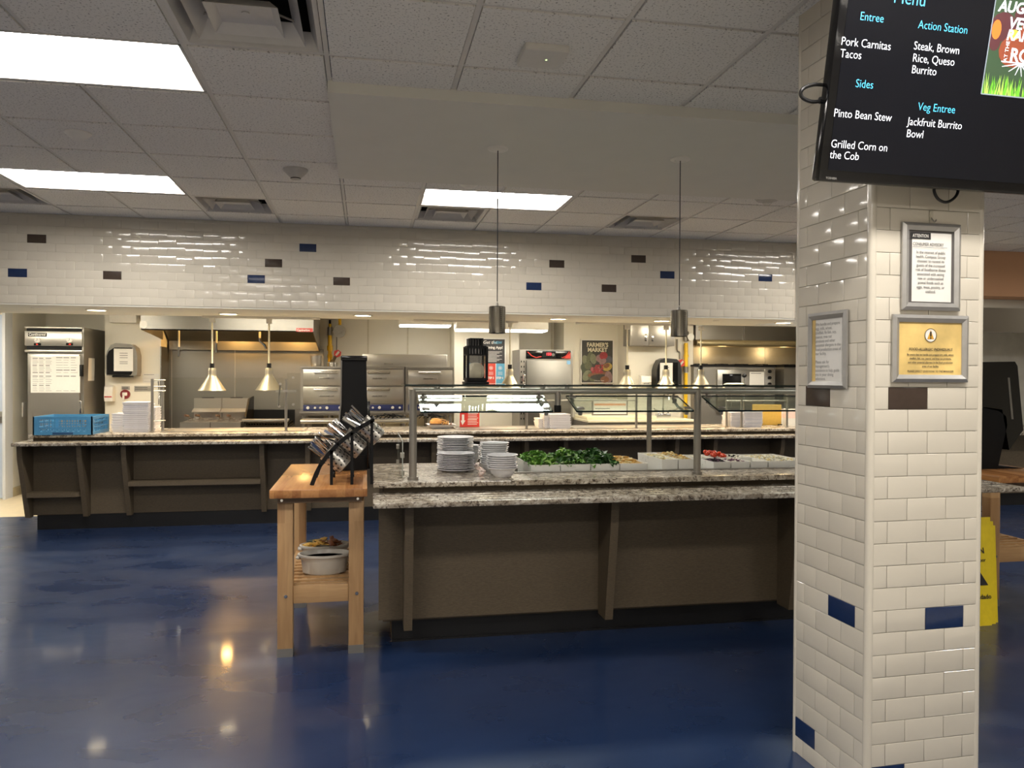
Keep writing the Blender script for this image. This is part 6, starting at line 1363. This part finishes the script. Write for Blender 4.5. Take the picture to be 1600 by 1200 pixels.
# steel wall cabinet and things on that wall
YC = 10.17
a, c = K(984, 540, YC), K(1053.5, 540, YC); zt = 2.305
t = thing('wall_cabinet', 'stainless two-door wall cabinet above the second towel dispenser', 'cabinet', ((a.x+c.x)/2, YC+.17, a.z))
MB().box(a.x, c.x, YC, 10.445, a.z, zt).build('body', STEELD, t, smooth=False); xm = K(1013, 540, YC).x
for x0, x1 in ((a.x+.004, xm-.003), (xm+.003, c.x-.004)):
    d = MB().bbox(x0, x1, YC-.02, YC-.001, a.z+.004, zt-.004, .003).build('door', STEEL, t); MB().bbox(x1-.06 if x0 < xm-.1 else x0+.03, x1-.03 if x0 < xm-.1 else x0+.06, YC-.035, YC-.02, a.z+.06, a.z+.16, .004).build('pull', CHROME, d)
towel(1018, 1057, 560, 607, 10.448, 'black paper towel dispenser on the far cream wall', 1031, 1051, 567, 604, False)
YSP = 10.448
a, c = K(998, 602, YSP), K(1013, 587.5, YSP)
t = thing('soap_dispenser', 'white soap dispenser beside the black towel dispenser', 'soap dispenser', ((a.x+c.x)/2, YSP-.06, a.z)); MB().prism([(a.x, YSP, a.z), (a.x, YSP-.09, a.z), (a.x, YSP-.12, a.z+.05), (a.x, YSP-.1, c.z), (a.x, YSP, c.z+.01)], (c.x-a.x, 0, 0)).build('body', WHITEP, t); MB().bbox(a.x+.03, c.x-.03, YSP-.125, YSP-.11, a.z+.0, a.z+.03, .004).build('push_bar', GREYP, t)
pl0, pl1 = spl, K(1083, 560, 10.45).x
struct(MB().box(pl0, pl1, 10.45, YK, 0, 2.31).build('wall_pipe_side', CREAM, smooth=False))
YP2 = 10.4
t, a = gas(1072, YP2, ((500, 526, .016, PIPEG, 'top_pipe'), (518, 533, .036, PIPEG, 'valve_body'), (536, 574, .027, YEL, 'pipe_sleeve'), (554, 558, .034, YEL, 'coupling'), (573, 582, .034, PIPEG, 'union'), (583, 662, .026, YEL, 'pipe_sleeve')), 'yellow gas pipe with grey valve beside the far convection oven', 0)
c = K(1076, 527, YP2); MB().cyl((c.x, YP2-.02, c.z), (c.x, YP2-.08, c.z), .05, n=20).build('regulator', PIPEG, t)
red_box(1062.5, 567.5, 10.45, 'red gas shut-off box beside the black towel dispenser')
b = MB().tube([Vector((K(1058, 549, 10.43).x, 10.43, K(1058, 530, 10.43).z)), K(1058, 546, 10.43), K(1059, 549, 10.43), K(1061.5, 549.5, 10.43), K(1062.5, 552, 10.43), K(1062.5, 561, 10.43)], .01, 8); tag(b.build('conduit', PIPEG), 'thin grey conduit bending down to the red box under the wall cabinet', 'conduit')
# second hood with steel back and ovens
YS2 = 10.5
x0 = pl1+.001
struct(MB().box(x0, 6.9, 11.2, 11.22, .1, 2.3).build('wall_steel_splash', M('grey_stainless_wall', (168, 162, 150), .4, .6, var=.05, scale=4, stretch=(3, 3, 30)), smooth=False))
struct(MB().box(K(1196, 550, 11.19).x-.005, K(1196, 550, 11.19).x+.005, 11.194, 11.2, .1, 2.3).build('trim_5', STEELD, smooth=False))
a = K(1090, 541, YS2); a.x = max(a.x, x0+.02); zl0, zl1 = K(1150, 541, YS2).z, K(1150, 531, YS2).z
t = thing('exhaust_hood', 'stainless exhaust hood with a rounded bright lip beside the pillar', 'exhaust hood', (4.9, 10.8, zl0))
b = MB().cyl((a.x, YS2+.06, (zl0+zl1)/2), (6.9, YS2+.06, (zl0+zl1)/2), (zl1-zl0)/2, n=20).box(a.x, 6.9, YS2+.06, 11.18, zl0+.01, zl1-.01); b.build('lip', M('lip_painted_reflection', (208, 190, 148), .32, .7, var=.05, scale=4, stretch=(.6, 30, 30)), t)  # golden tone painted in for the light the lip reflects
x1 = K(1161, 520, 10.75).x
MB().prism([(a.x+.08, 10.75, zl1), (a.x+.08, 10.75, 2.305), (a.x+.08, 11.18, 2.305), (a.x+.08, 11.18, zl1)], (x1-a.x-.08, 0, 0)).build('front', STEEL, t, smooth=False); MB().box(x1+.004, 6.9, 10.72, 11.18, zl1, 2.305).build('duct_cover', STEELD, t, smooth=False)
lamp('hood_light', 'POINT', (5.2, 10.85, zl0-.06), E_HOOD*.16, (255, 222, 165), .06, t); lamp('hood_light', 'POINT', (6.2, 10.85, zl0-.06), E_HOOD*.16, (255, 222, 165), .06, t)  # lamps with no fixture, added to light the splash under the hood
def conv_oven(x0, x1, label):
    Y = 10.35; a, c = K(x0, 600, Y).x+.01, K(x1, 600, Y).x; zt = K(1140, 573, Y).z
    t = thing('convection_oven', label, 'oven', ((a+c)/2, Y+.5, 0))
    MB().box(a, c, Y, 11.1, .15, zt).build('body', STEELD, t, smooth=False)
    b = MB()
    for x in (a+.06, c-.06):
        for y in (Y+.06, 11.0): b.cyl((x, y, 0), (x, y, .15), .025, n=10)
    b.build('leg', STEELD, t)
    MB().box(a-.01, c+.01, Y-.02, 11.1, zt, zt+.025).build('cooktop', BLKM, t, smooth=False)
    g = MB()
    for k in range(4):
        xx = a+(c-a)*(k+.5)/4; g.box(xx-.1, xx+.1, Y+.1, Y+.112, zt+.03, zt+.042).box(xx-.006, xx+.006, Y+.05, Y+.9, zt+.03, zt+.042).box(xx-.1, xx+.1, Y+.5, Y+.512, zt+.03, zt+.042)
    g.build('burner_grate', BLKM, t, smooth=False)
    f = lambda u: a+(c-a)*u
    d = MB().bbox(f(.27), f(.82), Y-.045, Y-.001, K(1140, 645, Y).z, K(1140, 578, Y).z, .008).build('door', STEELV, t)
    z0, z1 = K(1140, 601, Y).z, K(1140, 584, Y).z
    MB().bbox(f(.33), f(.56), Y-.048, Y-.044, z0, z1, .02).build('window', BLKG, d); MB().cyl((f(.3), Y-.09, z0-.1), (f(.8), Y-.09, z0-.1), .014, n=12).bbox(f(.32), f(.34), Y-.09, Y-.045, z0-.11, z0-.09, .003).bbox(f(.76), f(.78), Y-.09, Y-.045, z0-.11, z0-.09, .003).build('handle', CHROME, d)
    MB().bbox(f(.86), f(.98), Y-.012, Y, K(1140, 640, Y).z, K(1140, 576, Y).z, .003).build('control_panel', STEEL, t)
    for k in range(3): zk = K(1140, 580+10*k, Y).z; MB().cyl((f(.92), Y-.012, zk), (f(.92), Y-.04, zk), .024, n=16).build('knob', BLKM, t)
    return t
conv_oven(1083, 1211, 'stainless convection oven with burner grates on top, beside the yellow gas pipe'); conv_oven(1224, 1330, 'stainless convection oven cut off by the tiled pillar')
sheet(1171, 1194, 581, 604, 10.295, 'blank cream sheet taped to the convection oven door', 2)
p = PY(1165, 601, 9.4)
# work counter with sink behind the back serving counter
YN = 9.62
a, c = HCX+.01, K(1090, 660, YN).x; zs2 = K(960, 656.5, YN).z
t = thing('sink_counter', 'white topped sink counter behind the back serving counter, below the vegetable poster', 'counter', ((a+c)/2, 10.1, 0))
MB().box(a, c, YN+.02, 10.4, .1, zs2-.03).build('cabinet', STEELD, t, smooth=False); MB().bbox(a, c, YN, 10.42, zs2-.03, zs2, .004).build('top', M('pale_counter_top', (226, 218, 190), .4, var=.03), t)
MB().box(a+.02, c-.02, YN+.06, 10.38, 0, .1).build('plinth', BLKM, t, smooth=False)
a, c = K(904, 654, YN+.1), K(1026, 654, YN+.1); a.x = max(a.x, HCX+.02)
tag(MB().bbox(a.x, c.x, YN+.1, YN+.7, zs2, zs2+.045, .006).build('cutting_board', M('cream_cutting_board', (230, 220, 186), .5, var=.03)), 'long cream cutting board lying on the sink counter', 'cutting board')
q = K(1036, 652, 10.3)
t = thing('faucet', 'chrome gooseneck faucet with two lever handles on the sink counter', 'faucet', (q.x, 10.3, zs2))
MB().bbox(q.x-.1, q.x+.1, 10.25, 10.35, zs2, zs2+.05, .01).build('base', CHROME, t)
MB().tube([(q.x, 10.3, zs2+.05), (q.x, 10.3, zs2+.26), (q.x, 10.26, zs2+.32), (q.x, 10.18, zs2+.34), (q.x, 10.1, zs2+.3), (q.x, 10.08, zs2+.24)], .012, 10).build('spout', CHROME, t)
for s in (-1, 1): MB().tube([(q.x+s*.07, 10.3, zs2+.05), (q.x+s*.08, 10.28, zs2+.09), (q.x+s*.14, 10.22, zs2+.1), (q.x+s*.17, 10.2, zs2+.12)], .01, 8).build('handle', CHROME, t)
a, c = K(925, 646, 9.9), K(981, 646, 9.9); zz = K(950, 624, 9.9).z
t = thing('menu_board', 'framed cream board with an orange band, propped on the sink counter', 'board', ((a.x+c.x)/2, 9.9, zs2+.046)); w, h = c.x-a.x, zz-zs2-.046
MB().bbox(-w/2, w/2, 0, .02, 0, h, .004).build('frame', GREYP, t, local=True); b = MB(); rects(b, (-w/2, -.0005, 0), (1, 0, 0), (0, 0, 1), (0, -1, 0), [(.02, .02, w-.02, h-.02, 0), (.03, h*.62, w-.03, h*.74, 1), (.04, h*.4, w*.5, h*.46, 2), (.04, h*.25, w*.4, h*.3, 2)]); b.build('sheet', [PAPER, M('orange_band', (206, 140, 96), .6), INKG], t, local=True, smooth=False)
q = PY(1160, 640, 8.95)
t = thing('swing_faucet', 'cream pot-filler arm with a dark knob in front of the convection oven', 'faucet', (q.x, 9.3, .92))
e0, e1 = K(1162, 600, 9.3), K(1132, 600, 9.3); MB().cyl((e0.x, 9.3, 0.0), (e0.x, 9.3, K(1162, 590, 9.3).z), .014, n=12).build('riser', CHROME, t); MB().tube([e0, (e1.x+.03, 9.3, e0.z), (e1.x, 9.3, e0.z-.01), (e1.x-.005, 9.3, e0.z-.05)], .014, 10).build('arm', M('cream_enamel_rod', (226, 218, 190), .4), t); k_ = K(1163, 587, 9.3); MB().ball(k_, .03, .03, .025).build('knob', BLKM, t)
